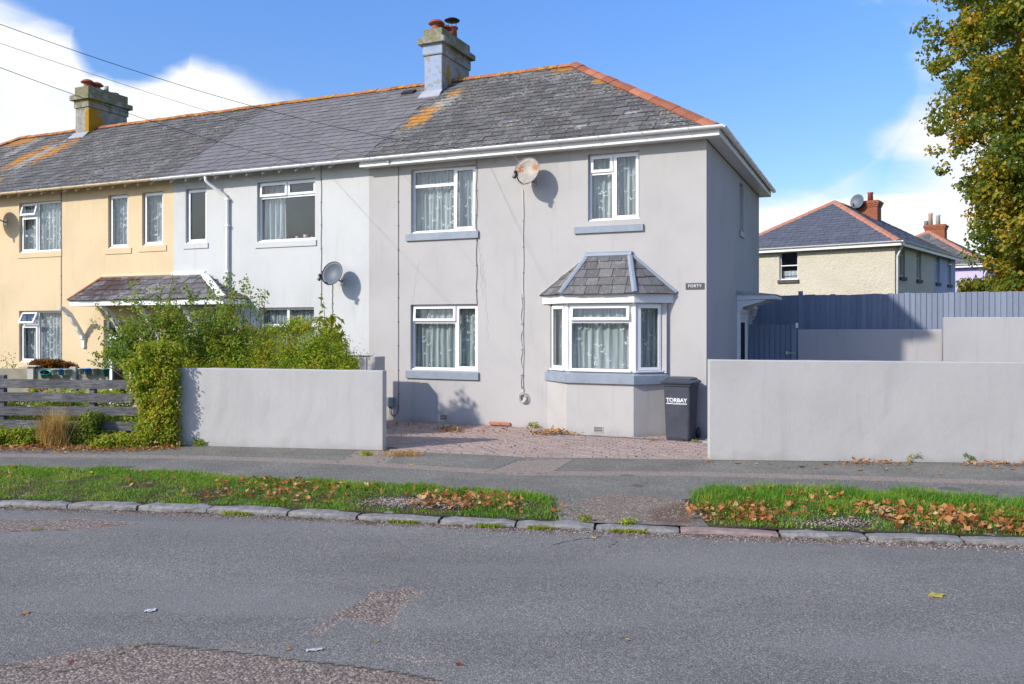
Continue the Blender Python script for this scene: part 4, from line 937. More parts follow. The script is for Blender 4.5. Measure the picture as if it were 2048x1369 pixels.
# ------------------------------------------------------------------ blue boarded fence and gate at the back right
M_FENCE = mat('blue_fence_paint', lambda N: dict(color=N.mix(N.step(N.noise(N.vscale(N.pos(), (6, 6, .8)), 5, 5, .6), .45, .9), N.mix(N.rand(), (.175, .205, .265), (.225, .258, .325)), (.25, .28, .36)), rough=.75, spec=.25, bump=N.noise(N.vscale(N.pos(), (14, 14, 1)), 8, 4), bdist=.004))
FV = 6.0
fe = empty('garden_fence', 'tall blue grey close boarded fence behind the rear walls', 'fence', hw(.05, FV), -TH)
me = MB().extr([(0, .08), (0, 2.70), (.014, 2.70), (.014, .08)], 0, .1).mesh('board', M_FENCE)
for i in range(96):
    M = Matrix.Translation((.03 + i * .112, rnd.uniform(-.003, .003), rnd.gauss(0, .006) + .0025 * i * .112 * 2)) @ Matrix.Rotation(-.19, 4, 'Z') @ Matrix.Diagonal((1.15, 1, 1, 1))
    link('board', me, fe, M)
mp = MB().bev(-.05, .05, -.035, .07, 0, 2.80, .006).mesh('post', M_FENCE)
for x in (.0, 1.05, 3.4, 5.8, 8.2, 10.6): link('post', mp, fe, Matrix.Translation((x, -.012 if x == 1.05 else .03, .0 if x == 1.05 else -.12)))
for z in (.5, 1.4, 2.3): MB().box(0, 10.7, .035, .075, z, z + .08).build('rail', M_FENCE, fe)
ga = empty('garden_gate', 'blue grey boarded gate between the house and the low rear wall', 'gate', hw(.03, 4.85), -TH)
me = MB().bev(0, .106, 0, .018, .05, 2.0, .006).mesh('board', M_FENCE)
for i in range(8): link('board', me, ga, Matrix.Translation((.03 + i * .116, rnd.uniform(-.003, .003), rnd.gauss(0, .004))))
MB().bev(.962, 1.075, -.02, .06, -.05, 2.02, .006).build('post', M_FENCE, ga); MB().box(.03, .95, .02, .05, 1.55, 1.65).box(.03, .95, .02, .05, .45, .55).build('rail', M_FENCE, ga)
MB().box(.84, 1.06, -.045, -.022, 1.35, 1.375).bev(.84, .90, -.05, -.021, 1.325, 1.40, .005).build('latch', M_METAL, ga)
MB().bev(1.055, 1.115, -.07, -.021, 1.93, 2.04, .01).build('gate_post_cap', M_UPVC, ga)  # small white cap on the gate post

# side door with its hood and lamp
hood = main.part('door_hood', MB().extr([(0, 2.53), (.78, 2.55), (.80, 2.585), (.78, 2.63), (.60, 2.66), (0, 2.72)], 3.44, 4.75), M_WPAINT, Matrix(((0, 1, 0, .0015), (1, 0, 0, 0), (0, 0, 1, 0), (0, 0, 0, 1))))
for v in (3.46, 4.66): MB().extr([(0, 2.20), (.10, 2.30), (.12, 2.38), (.62, 2.528), (0, 2.528)], v, v + .07).build('bracket', M_WPAINT, hood)
MB().extr([(0, 2.64), (.82, 2.632), (.82, 2.645), (.3, 2.70), (0, 2.735)], 3.42, 4.77).build('hood_cover', M_LEAD, hood)
MB().box(.002, .07, 3.47, 3.56, 0, 2.34).box(.002, .07, 4.55, 4.64, 0, 2.34).box(.002, .065, 3.561, 4.549, 2.25, 2.34).build('frame', M_UPVC, dfr := main.part('side_door', MB().box(.002, .04, 3.565, 4.545, .05, 2.245), M_UPVC))
MB().box(.0405, .043, 3.75, 4.36, 1.1, 2.05).build('pane', M_DARK, dfr)
la = empty('wall_lamp', 'white lantern lamp under the side door hood', 'lamp', hw(.0, 4.85, 2.22), -TH)
MB().bev(.002, .03, -.06, .06, -.12, .12, .01).tube([(.03, 0, -.06), (.10, 0, -.12), (.17, 0, -.08), (.17, 0, -.02)], .012).build('bracket', M_WPAINT, la)
MB().lathe([(.05, -.02), (.085, .14), (.10, .145), (.06, .20), (.01, .23)], 6, 0, Matrix.Translation((.17, 0, 0))).build('lantern', M_UPVC, la)
# ------------------------------------------------------------------ weathered board fence at the left, low beige fence behind it
M_OLDW = mat('weathered_wood', lambda N: dict(color=N.mix(N.step(N.noise(N.vscale(N.pos(), (.6, .6, 7)), 7, 6, .7), .38, .7), N.mix(N.step(N.noise(N.pos(), 2.6, 4), .45, .7), (.145, .138, .140), (.24, .225, .22)), (.055, .055, .062)), rough=.9, spec=.15, bump=N.noise(N.vscale(N.pos(), (1, 1, 10)), 9, 5, .6), bdist=.008))
fa, fb = Vector((-9.2, 14.27, 0)), Vector((-5.62, 13.93, 0)); fd = fb - fa; fang = math.atan2(fd.y, fd.x)
lf = empty('board_fence', 'weathered grey open fence of wide horizontal boards along the left garden', 'fence', fa, fang)
def plank(x0, x1, z, h, y=0, t=.03):
    n = 10; vs = []; fs = []
    for i in range(n + 1):
        x = x0 + (x1 - x0) * i / n; dz = .008 * math.sin(x * 1.3 + z * 9) + rnd.uniform(-.003, .003)
        vs += [(x, y, z + dz), (x, y, z + h + dz + rnd.uniform(-.003, .003)), (x, y + t, z + h + dz), (x, y + t, z + dz)]
    fs = [(4 * i + k, 4 * i + (k + 1) % 4, 4 * i + 4 + (k + 1) % 4, 4 * i + 4 + k) for i in range(n) for k in range(4)] + [(3, 2, 1, 0), (4 * n, 4 * n + 1, 4 * n + 2, 4 * n + 3)]
    return MB().add(vs, [f[::-1] for f in fs])
for z, x1 in ((.935, 3.0), (.70, 3.58), (.475, 3.58), (.235, 3.58), (.04, 3.58)): plank(-2.5, x1, z - .01, .15).build('board', M_OLDW, lf)
for x in (-2.2, .42, 2.05, 3.4): MB().bev(x, x + .10, .031, .12, -.1, 1.02 + .12 * (x == .42), .008).build('post', M_OLDW, lf)
M_BEIGE = plain('beige_fence_paint', (.40, .36, .26), .85, .2, .25, 5, .003)
bf = empty('low_fence', 'low beige panel fence behind the weathered board fence', 'fence', at(0, 742, 17.2).xy.to_3d(), R(-3.5))
for k in range(3): MB().box(-2.5, 2.32, 0, .02, .30 + k * .27, .56 + k * .27).build('board', M_BEIGE, bf)
for x in (-1.4, .62, 1.52): MB().bev(x, x + .13, -.055, -.001, 0, 1.14, .006).build('post', plain('pale_post_paint', (.62, .57, .46), .8, .2, .2, 5) if x == -1.4 else MATS['pale_post_paint'], bf)
MB().bev(.55, .84, -.10, .08, 1.141, 1.165, .01).build('post_cap', MATS['pale_post_paint'], bf)
def pot(px, py, col, label, tilt=0, r=.062, h=.125, Y=17.0):
    mb = MB().lathe([(r * .72, -h), (r, -.012), (r * 1.10, -.012), (r * 1.12, 0), (r * 1.0, .0), (r * .9, -.03)], 12)
    m = plain('pot_' + label.split()[0], col, .4, .5, .15, 9); o = mb.build('plant_pot', m)
    o.location = at(px, py, Y); o.rotation_euler = (tilt, tilt * .5, 0)
    MB().lathe([(.002, -.03), (r * .88, -.028)], 10).build('compost', M_SOIL, o)
    tag(o, label, 'plant pot', 'plant pots hung on the beige fence')
for px, col, lab in ((109, (.78, .78, .72), 'white plant pot hung left of the left-hand blue pot on the beige fence'), (122, (.06, .32, .80), 'blue plant pot hung between a white and a pale pot on the beige fence'), (134, (.58, .68, .66), 'pale green plant pot just left of the right-hand fence post'), (163, (.56, .63, .60), 'sage grey plant pot just right of the fence post'), (175, (.05, .30, .82), 'bright blue plant pot on the beige fence close to the rose bush'), (190, (.64, .63, .60), 'off-white plant pot half hidden by the rose twigs')):
    pot(px, 738.5 if px < 150 else 737, col, lab)
pot(90, 744, (.03, .32, .30), 'teal plant basket tipped forward on the beige fence', R(28), .10, .13); pot(212, 738, (.03, .24, .24), 'teal plant pot half hidden by the rose leaves', 0, .07, .16)

# ------------------------------------------------------------------ houses beyond the fence
EXD = Vector((.633, .774, 0)).normalized(); FANG = math.atan2(EXD.y, EXD.x)
M_SL_FAR = _slate('far_new_slate', (.105, .112, .135), (.10, .10, .12), 0, smooth=True); M_SL_FAR2 = _slate('far_mossy_slate', (.13, .125, .105), (.11, .12, .05), .9)
M_FBRICK = plain('red_chimney_brick', (.36, .125, .07), .85, .2, .4, 14, .01, 30, col2=(.42, .22, .04), thr=.62, scale2=5)
def far_window(e, M, W, H, split=.5, op=0, sillm=M_STONE, curtain=True):
    mb = MB(); hs = [(.05, W - .05, .05, H * split - .02), (.05, W - .05, H * split + .02, H - .05)]
    holes_plate(mb, 0, W, 0, H, hs, .10, .15); wi = mb.build('window', M_UPVC, e, M)
    for i, (a, b, c, d) in enumerate(hs):
        if i == 1 and op:
            hm = Matrix.Translation((a, .09, d)) @ Matrix.Rotation(R(-op), 4, 'X'); mb = MB(); w_, h_ = b - a, d - c
            holes_plate(mb, 0, w_, -h_, 0, [(.04, w_ - .04, -h_ + .04, -.04)], -.02, .02); mb.build('sash', M_UPVC, wi, hm); MB().box(.039, w_ - .039, 0, .005, -h_ + .039, -.039).build('pane', M_GLASS, wi, hm)
        else: MB().box(a - .003, b + .003, .125, .13, c - .003, d + .003).build('pane', M_GLASS, wi)
    MB().box(-.06, W + .06, -.07, .099, -.15, -.012).build('sill', sillm, wi)
    if curtain: MB().box(.04, W - .04, .30, .305, H * .15, H * .32).box(.04, W - .04, .31, .315, H * .02, H * .12).build('blind', M_NETW, wi)
    return wi
def far_house(name, label, org, L0, L1, m_end, m_front, end, far_end, wins_end, wins_front, W=7.0, ze=5.28, zr=7.58, slate_end=None, sill_f=M_STONE, step=True):
    """local x runs away along the front, y runs left along the near end wall"""
    e = empty(name, label, 'house', org, FANG, 'houses beyond the fence'); A = W / 2; ov = .28
    # front wall lies on y=0 facing -y ; end wall lies on x=0 facing -x
    mb = MB(); holes_plate(mb, L0, L1, -.2, ze + .15, [(a, a + w_, z, z + h_) for a, w_, z, h_, _ in wins_front], 0, .2, 0, back=False)
    mb.build('front_wall', m_front, e); mb = MB()
    mb.add([(L0, W, -.2), (L1, W, -.2), (L1, W, ze + .15), (L0, W, ze + .15)], [(0, 1, 2, 3)])
    if far_end: mb.add([(L1, 0, -.2), (L1, W, -.2), (L1, W, ze), (L1, 0, ze)], [(0, 1, 2, 3)])
    mb.build('rear_wall', m_front, e)
    if end:
        mb = MB(); holes_plate(mb, -W, 0, -.2, ze + .15, [(a, a + w_, z, z + h_) for a, w_, z, h_, _ in wins_end], 0, .2, 0, back=False)
        mb.v = [(y + .0, -x, z) for x, y, z in mb.v]; mb.build('end_wall', m_end, e)
    for a, w_, z, h_, op in wins_front: far_window(e, Matrix.Translation((a, 0, z)), w_, h_, .72, op, sill_f, False)
    if end:
        for a, w_, z, h_, op in wins_end: far_window(e, Matrix(((0, 1, 0, 0), (-1, 0, 0, -a), (0, 0, 1, z), (0, 0, 0, 1))), w_, h_, .5, op)
    r0 = A + ov - ov if end else L0; r1 = L1 - A if far_end else L1; e0 = L0 - (ov if end else 0); e1 = L1 + (ov if far_end else 0)
    d = .02; P = [(e0, -ov, ze - d), (e1, -ov, ze - d), (r1, A, zr - d), (r0, A, zr - d), (e1, W + ov, ze - d), (e0, W + ov, ze - d)]
    mb = MB().add(P, [(0, 1, 2, 3), (4, 5, 3, 2)])
    if end: mb.add([P[0], P[5], P[3]], [(2, 1, 0)])
    if far_end: mb.add([P[1], P[4], P[2]], [(0, 1, 2)])
    mb.add([(e0, -ov, ze - .03), (e1, -ov, ze - .03), (e1, W + ov, ze - .03), (e0, W + ov, ze - .03)], [(3, 2, 1, 0)])
    rf = mb.build('roof', M_SL_FAR2, e)
    world = Matrix.Translation(org) @ Matrix.Rotation(FANG, 4, 'Z'); ls = math.hypot(A + ov, zr - ze); sets = []
    sets.append(slates(rf, (e0, -ov, ze), (1, 0, 0), (0, (A + ov) / ls, (zr - ze) / ls), ls, 0, e1 - e0, r0 - e0, r1 - e0, .30, .24, M_SL_FAR2, 0))
    if end: sets.append(slates(rf, (e0, W + ov, ze), (0, -1, 0), ((r0 - e0) / ls, 0, (zr - ze) / ls), math.hypot(r0 - e0, zr - ze), 0, W + 2 * ov, A + ov, A + ov, .34, .25, slate_end or M_SL_FAR, 0))
    place(rf, sets, 0, world)
    ridge_tiles(rf, (r0, A, zr + .05), (r1, A, zr + .05), M_RIDGE if not slate_end else M_TERRAC, .45)
    if end:
        ridge_tiles(rf, (e0 + .05, -ov + .05, ze + .06), (r0 + .03, A - .03, zr + .06), M_TERRAC, .45, .19, .085, 'hip_tile'); ridge_tiles(rf, (e0 + .05, W + ov - .05, ze + .06), (r0 + .03, A + .03, zr + .06), M_TERRAC, .45, .19, .085, 'hip_tile')
    mb = MB().box(e0 - .02, e1, -ov - .03, -ov + .0, ze - .17, ze - .032)
    if end: mb.box(e0 - .03, e0 - .001, -ov + .001, W + ov, ze - .17, ze - .032)
    mb.build('fascia', M_WPAINT, e)
    pr = lambda c, s_: [(c + s_ * 0 + .05 * math.cos(t_), ze + .01 + .05 * math.sin(t_)) for t_ in np.linspace(math.pi, 2 * math.pi, 7)]
    gt = MB().extr(pr(-ov - .085, 1), e0 - .1, e1)
    if end:
        k0 = len(gt.v); gt.extr(pr(e0 - .085, 1), -ov - .05, W + ov)
        for i in range(k0, len(gt.v)): x_, y_, z_ = gt.v[i]; gt.v[i] = (y_, x_, z_)
    gt.build('gutter', M_GUT, e)
    if end: MB().tube([(-.05, -ov - .08, ze - .05), (-.02, -ov - .02, ze - .15), (.10, -.07, ze - .55), (.12, -.06, ze - .7), (.12, -.06, 0)], .042, 8).build('downpipe', M_GUT, e)
    return e
def brick_chimney(e, x, y, zb, zt, pots, w=1.0, d_=.62):
    mb = MB().box(x - d_ / 2, x + d_ / 2, y - w / 2, y + w / 2, zb, zt - .30)
    for i, o_ in enumerate((.03, .06, .09)): mb.box(x - d_ / 2 - o_, x + d_ / 2 + o_, y - w / 2 - o_, y + w / 2 + o_, zt - .30 + i * .08 + .0005, zt - .22 + i * .08)
    mb.box(x - d_ / 2 - .02, x + d_ / 2 + .02, y - w / 2 - .02, y + w / 2 + .02, zt - .0595, zt)
    ch = mb.build('chimney', M_FBRICK, e)
    for dy, h_, m in pots: MB().lathe([(.13, -.01), (.11, h_ * .8), (.13, h_ * .85), (.13, h_), (.09, h_ + .002)], 10, 0, Matrix.Translation((x, y + dy, zt))).build('chimney_pot', m, ch)
    return ch
fo = Vector((15.15, 33, 0))
cr = far_house('semi_detached_house', 'cream pebbledashed house with a new slate hip beyond the fence', fo, 0, 6.35, M_CREAM, M_CREAM, True, False, [(-4.68, .80, 3.93, 1.22, 0)], [(.75, .75, 3.95, 1.25, 0), (3.35, .75, 3.95, 1.25, 0)])
brick_chimney(cr, 6.0, 2.75, 6.4, 7.82, [(-.1, .42, M_POT)])
far_house('semi_detached_house', 'pale blue grey house joined to the far side of the cream house', fo, 6.354, 10.8, M_FBLUE, M_FBLUE, False, True, [], [(6.75, .75, 3.95, 1.25, 0), (9.1, .75, 3.95, 1.25, 24)])
po = Vector((25.4, 45, 0))
pu = far_house('semi_detached_house', 'lilac house with a terracotta hip half hidden by the autumn tree', po, 0, 9.5, M_PURP, M_PURP, True, True, [], [(1.3, .9, 3.8, 1.35, 20), (5, .9, 3.8, 1.35, 0)], slate_end=_slate('far_grey_slate', (.14, .13, .125), (.12, .11, .09), .6))
brick_chimney(pu, 5.0, 3.4, 6.6, 8.1, [(.30, .75, plain('buff_pot', (.52, .36, .24), .8, .2)), (-.12, .62, plain('pale_pot', (.50, .48, .44), .8, .2)), (.55, .3, M_LEAD)], 1.1, .65)

# ------------------------------------------------------------------ satellite dishes
def _rusty(N):
    q = N.obj(); x_, y_, z_ = N.sep(q)[0:3]; n = N.noise(q, 9, 6, .7)
    c = N.mix(N.step(N.noise(q, 5, 4), .4, .7), (.42, .375, .315), (.30, .265, .22))
    for cen, rad in (((-.17, -.02), (.10, .17)), ((.13, .12), (.14, .13))):
        b = N.blob((x_, y_), cen, rad); c = N.mix(N.step(N.m('ADD', b, N.m('MULTIPLY', N.m('SUBTRACT', N.noise(q, 22, 6, .75), .5), 3.4)), .42, .66), c, (.40, .15, .05))
    return dict(color=c, rough=.6, spec=.4)
M_RUSTD = mat('rusty_dish_paint', _rusty); M_GDISH = plain('grey_dish_mesh', (.115, .14, .17), .5, .4, .2, 30); M_OBEIGE = plain('beige_dish', (.55, .42, .26), .6, .3)
def dish(label, wall_pt, outward, aim, m, r=.28, off=.28, tw=0):
    e = empty('satellite_dish', label, 'satellite dish', wall_pt, 0, 'satellite dishes on the house fronts'); outward = Vector(outward).normalized(); aim = Vector(aim).normalized()
    c = outward * off; zx = aim; xx = Vector((0, 0, 1)).cross(zx).normalized(); yy = zx.cross(xx)
    M = Matrix(((xx.x, yy.x, zx.x, c.x), (xx.y, yy.y, zx.y, c.y), (xx.z, yy.z, zx.z, c.z), (0, 0, 0, 1))) @ Matrix.Rotation(tw, 4, 'Z')
    mb = MB(); ns, nr = 28, 6; vs = []
    for s_, o_ in ((1, 0), (-1, -.006)):
        for i in range(nr + 1):
            t_ = i / nr; vs += [(r * t_ * math.cos(6.2832 * k / ns), r * 1.06 * t_ * math.sin(6.2832 * k / ns), .075 * t_ * t_ + o_) for k in range(ns)]
    n1 = ns * (nr + 1); fs = []
    for i in range(nr): fs += [(i * ns + k, i * ns + (k + 1) % ns, (i + 1) * ns + (k + 1) % ns, (i + 1) * ns + k) for k in range(ns)]
    fs += [tuple(n1 + q for q in f[::-1]) for f in fs]; fs += [(nr * ns + k, nr * ns + (k + 1) % ns, n1 + nr * ns + (k + 1) % ns, n1 + nr * ns + k) for k in range(ns)]
    mb.add(vs, fs, 0, True); mb.build('reflector', m, e, M)
    MB().tube([(r * math.cos(t_), r * 1.06 * math.sin(t_), .075) for t_ in np.linspace(0, 6.2832, 30)], .008, 5).build('rim', m if m is not M_GDISH else M_BLACKP, e, M)
    MB().tube([(0, -r * .95, .055), (0, -r * .98, .16), (0, -r * .80, .34)], .013, 6).build('arm', M_BLACKP, e, M)
    MB().lathe([(.03, -.05), (.035, .0), (.035, .06), (.02, .065)], 10, 0, Matrix.Translation((0, -r * .72, .36)) @ Matrix.Rotation(R(155), 4, 'X')).bev(-.03, .03, -r * .80 - .08, -r * .80 + .02, .33, .39, .01).build('receiver', M_BLACKP, e, M)
    MB().tube([tuple(c - zx * .0), tuple(c - zx * .06), tuple(outward * .16 - Vector((0, 0, .10))), tuple(outward * .0 - Vector((0, 0, .14)))], .018, 8).box(-.06, .06, -.06, .06, -.22, -.06, 0, Matrix.Rotation(-TH, 4, 'Z') @ Matrix.Diagonal((1, .2, 1, 1))).build('bracket', M_METAL, e)
    return e
OUT = -DV
u_, z_ = fac(1054, 345, -.33); dish('rust stained pale satellite dish between the upper windows of the grey house', hw(u_, 0, z_), OUT, (-.42, -.86, .26), M_RUSTD, .255, tw=R(-22))
u_, z_ = fac(665, 549, -.33); dish('dark grey satellite dish on the pale blue house front', hw(u_, 0, z_), OUT, (-.36, -.90, .27), M_GDISH, .245, tw=R(-24))
u_, z_ = fac(-12, 432, -.33); dish('beige satellite dish cut by the left edge on the yellow front', hw(u_, 0, z_), OUT, (-.66, -.70, .26), M_OBEIGE, .28)
pd = at(1716, 404, 39.2); dish('grey satellite dish on the red brick chimney beyond the fence', pd + Vector((.3, .1, 0)), (-1, -.2, 0), (-.75, -.62, .2), M_GDISH, .32, .3)
u_, z_ = fac(1044, 312, -.05)
tag(MB().tube([hw(u_ - .09, -.24, 5.30), hw(u_ - .08, -.12, 5.20), hw(u_ + .03, -.06, 5.10), hw(u_ + .08, -.10, 5.13), hw(u_ + .09, -.12, 5.22)], .009, 5).tube([hw(u_ + .02, -.02, 5.08), hw(u_ + .03, -.12, 5.06), hw(u_ + .05, -.16, 5.12)], .012, 5).build('cable_hook', M_WCABLE), 'loose white cable looped under the eaves above the rusty dish', 'cable')

# ------------------------------------------------------------------ lettering, house sign and wheeled bin
def text_mesh(name, body, size, m, parent, M, bold=0.0, ext=.0008, sp=1.0):
    cu = bpy.data.curves.new(name, 'FONT'); cu.body = body; cu.size = size; cu.align_x = 'CENTER'; cu.align_y = 'CENTER'; cu.extrude = ext; cu.offset = bold; cu.space_character = sp; cu.resolution_u = 3
    o = bpy.data.objects.new(name, cu); COL.objects.link(o); dg = bpy.context.evaluated_depsgraph_get(); dg.update()
    me = bpy.data.meshes.new_from_object(o.evaluated_get(dg)); bpy.data.objects.remove(o); me.materials.clear(); me.materials.append(m)
    return link(name, me, parent, M)
M_WHITE = plain('white_print', (.82, .82, .82), .5, .3, .05)
FRONT = Matrix.Rotation(R(90), 4, 'X')
sg = empty('house_sign', 'small dark grey name plate reading FORTY at the right corner', 'sign', hw(-.203, -.002, 2.69), -TH)
MB().bev(-.165, .165, -.014, 0, -.055, .055, .004).build('plate', plain('sign_slate', (.085, .08, .08), .5, .4, .1), sg)
mb = MB(); holes_plate(mb, -.160, .160, -.050, .050, [(-.155, .155, -.045, .045)], -.0155, -.0145); mb.build('border', M_CABLE, sg)
text_mesh('lettering', 'FORTY', .074, M_WHITE, sg, Matrix.Translation((0, -.0155, 0)) @ FRONT, .0, sp=1.08)
M_BIN = plain('dark_grey_bin_plastic', (.055, .062, .080), .42, .5, .25, 5, .002, 60, col2=(.075, .08, .095), thr=.62, scale2=7)
bn = empty('wheelie_bin', 'dark grey wheeled bin lettered TORBAY COUNCIL beside the bay window', 'bin', hw(-.36, -.42), -TH - R(3))
def rrect(x0, x1, y0, y1, r_, n=4):
    out = []
    for cx_, cy_, a0 in ((x1 - r_, y0 + r_, -90), (x1 - r_, y1 - r_, 0), (x0 + r_, y1 - r_, 90), (x0 + r_, y0 + r_, 180)):
        out += [(cx_ + r_ * math.cos(R(a0 + 90 * k / n)), cy_ + r_ * math.sin(R(a0 + 90 * k / n))) for k in range(n + 1)]
    return out
def loft(mb, rings, mi=0):
    n = len(rings[0][0]); vs = [(x_, y_, z_) for poly, z_ in rings for x_, y_ in poly]
    fs = [(i * n + k, i * n + (k + 1) % n, (i + 1) * n + (k + 1) % n, (i + 1) * n + k) for i in range(len(rings) - 1) for k in range(n)] + [tuple(range(n - 1, -1, -1)), tuple((len(rings) - 1) * n + k for k in range(n))]
    return mb.add(vs, fs, mi)
loft(MB(), [(rrect(-.205, .205, -.225, .17, .05), .015), (rrect(-.215, .215, -.235, .20, .05), .06), (rrect(-.245, .245, -.265, .27, .055), .93), (rrect(-.25, .25, -.27, .275, .055), .945), (rrect(-.272, .272, -.29, .295, .05), .95), (rrect(-.272, .272, -.29, .295, .05), .985), (rrect(-.26, .26, -.28, .285, .05), .988)]).build('body', M_BIN, bn)
lid = loft(MB(), [(rrect(-.292, .292, -.325, .30, .05), .990), (rrect(-.295, .295, -.33, .305, .05), 1.012), (rrect(-.27, .27, -.30, .28, .06), 1.035), (rrect(-.25, .25, -.25, .24, .06), 1.045), (rrect(-.235, .235, -.22, .22, .06), 1.075), (rrect(-.19, .19, -.15, .16, .06), 1.09)]).build('lid', M_BIN, bn)
MB().tube([(-.2, .33, 1.0), (.2, .33, 1.0)], .018, 8).bev(-.22, -.16, .29, .35, .95, 1.03, .01).bev(.16, .22, .29, .35, .95, 1.03, .01).build('handle', M_BIN, bn)
for s_ in (-1, 1):
    wh = MB().lathe([(.03, -.025), (.085, -.025), (.10, -.015), (.10, .015), (.085, .025), (.03, .025)], 18, 0, Matrix.Rotation(R(90), 4, 'Y')).build('wheel', M_BLACKP, bn, Matrix.Translation((s_ * .245, .24, .10)))
    MB().lathe([(.05, -.03), (.05, .03)], 12, 0, Matrix.Rotation(R(90), 4, 'Y')).build('hub', M_BIN, wh)
tilt_b = math.atan2(.03, .87)
TB = Matrix.Translation((-.01, -.2605, .70)) @ Matrix.Rotation(tilt_b, 4, 'X') @ FRONT
text_mesh('lettering', 'TORBAY', .094, M_WHITE, bn, TB, .0022, sp=1.0)
text_mesh('lettering', 'COUNCIL', .034, M_WHITE, bn, TB @ Matrix.Translation((0, -.058, 0)), .0014)
mb = MB()
for s_ in (-1, 1): mb.box(s_ * .128 - .052, s_ * .128 + .052, -.064, -.050, -.001, .001)
mb.build('lettering', M_WHITE, bn, TB)
mb = MB()                                                                 # serifs for the name on the bin
for x_, z_ in ((-.168, .0325), (-.115, .0325), (-.142, -.0325)): mb.box(x_ - .012, x_ + .012, z_ - .003, z_ + .003, -.0008, .0011)
mb.build('lettering', M_WHITE, bn, TB)

# ------------------------------------------------------------------ overhead telephone wires
M_WIRE = plain('black_wire', (.03, .03, .032), .6, .3)
for (e_, p0, sag, lab, rr) in (((947, 301), (-250, -46), .30, 'uppermost black telephone wire running down to the grey house eaves', .0042), ((775, 323), (-250, 0), .10, 'thin middle telephone wire fading across the cloud to the eaves', .003), ((632, 332), (-250, 38), .16, 'lowest black telephone wire ending at the middle house eaves', .0042)):
    u_, z_ = fac(*e_, -.29); A, B = at(*p0, 9.0), hw(u_, -.29, z_)
    o = MB().tube([A + (B - A) * t_ - Vector((0, 0, sag * 4 * t_ * (1 - t_))) for t_ in np.linspace(-.25, 1, 40)], rr, 5).build('telephone_wire', M_WIRE)
    tag(o, lab, 'wire', 'telephone wires from the left')
    MB().tube([B + Vector((-.02, -.02, -.02)), B + RV * .06 + Vector((0, 0, .0)), B + DV * .05 + RV * .06], .014, 5).build('clamp', M_METAL, o)
# ------------------------------------------------------------------ foliage builders (numpy)
def unit(v): return v / np.maximum(np.linalg.norm(v, axis=1, keepdims=True), 1e-9)
def leaf_mesh(P, N_, size, aspect=.55, fold=.18, droop=.3, jit=.9):
    """one folded leaf (4 vertices, 2 triangles) per point, lying roughly square to N_"""
    n = len(P); nn = unit(N_ + rng.normal(0, jit, (n, 3)) * .6)
    d = rng.normal(0, 1, (n, 3)); d[:, 2] -= droop; d = unit(d - nn * (d * nn).sum(1, keepdims=True)); s = np.cross(nn, d)
    L = (size * rng.uniform(.6, 1.25, n))[:, None]; Wd = L * aspect * .5
    b = P; tip = P + d * L - nn * L * .12; l = P + d * L * .45 + s * Wd + nn * L * fold; r = P + d * L * .45 - s * Wd + nn * L * fold
    V = np.stack([b, l, tip, r], 1).reshape(-1, 3); i = np.arange(n)[:, None] * 4
    F = np.concatenate([i + np.array([[0, 2, 1]]), i + np.array([[0, 3, 2]])], 1).reshape(-1, 3)
    return V, F
def clumps(C, rad, n):                                                    # leaves round clump centres; normals outward and up
    k = len(C); idx = rng.integers(0, k, n); d = unit(rng.normal(0, 1, (n, 3))); rr = rng.uniform(.25, 1, n)[:, None] ** .5
    r_ = (np.asarray(rad)[idx] if np.ndim(rad) else np.full(n, rad))[:, None]
    return C[idx] + d * rr * r_ * np.array([1, 1, .75]), unit(d + np.array([0, 0, .6]))
def shell_points(c, r, n, zmin=-.3):                                      # points on an ellipsoid, lower part left out
    d = unit(rng.normal(0, 1, (n * 3, 3))); d = d[d[:, 2] > zmin][:n]
    return np.asarray(c) + d * np.asarray(r) * rng.uniform(.62, 1.04, (len(d), 1))
def twigs(P0, P1, r=.006):                                                # thin stems from P0 to P1
    mb = MB()
    for a, b in zip(P0, P1):
        a, b = Vector(a), Vector(b); m_ = (a + b) / 2 + Vector((rnd.gauss(0, .05), rnd.gauss(0, .05), .05)) * (b - a).length
        mb.tube([a, m_, b], r, 4, 0, r * .4)
    return mb
def plant(name, label, cat, base, group=None): return empty(name, label, cat, base, 0, group)
def shift(V, o): return V - np.array(o.location)
def foliage(e, part, PN, m, size, **k):
    V, F = leaf_mesh(*PN, size, **k); return link(part, npmesh(part, shift(V, e), F, m), e)
def join(*pn): return np.concatenate([a for a, b in pn]), np.concatenate([b for a, b in pn])
def spray(base, tip, n, spread=.05, sag=.15):                             # leaves along an arching shoot
    t = np.linspace(.25, 1, n)[:, None]; base, tip = np.asarray(base), np.asarray(tip)
    P = base + (tip - base) * t; P[:, 2] += (sag * np.linalg.norm(tip - base) * 4 * t * (1 - t))[:, 0] * .5
    nrm = rng.normal(0, 1, (n, 3)); nrm[:, 2] += .6
    return P + rng.normal(0, spread, (n, 3)), unit(nrm)

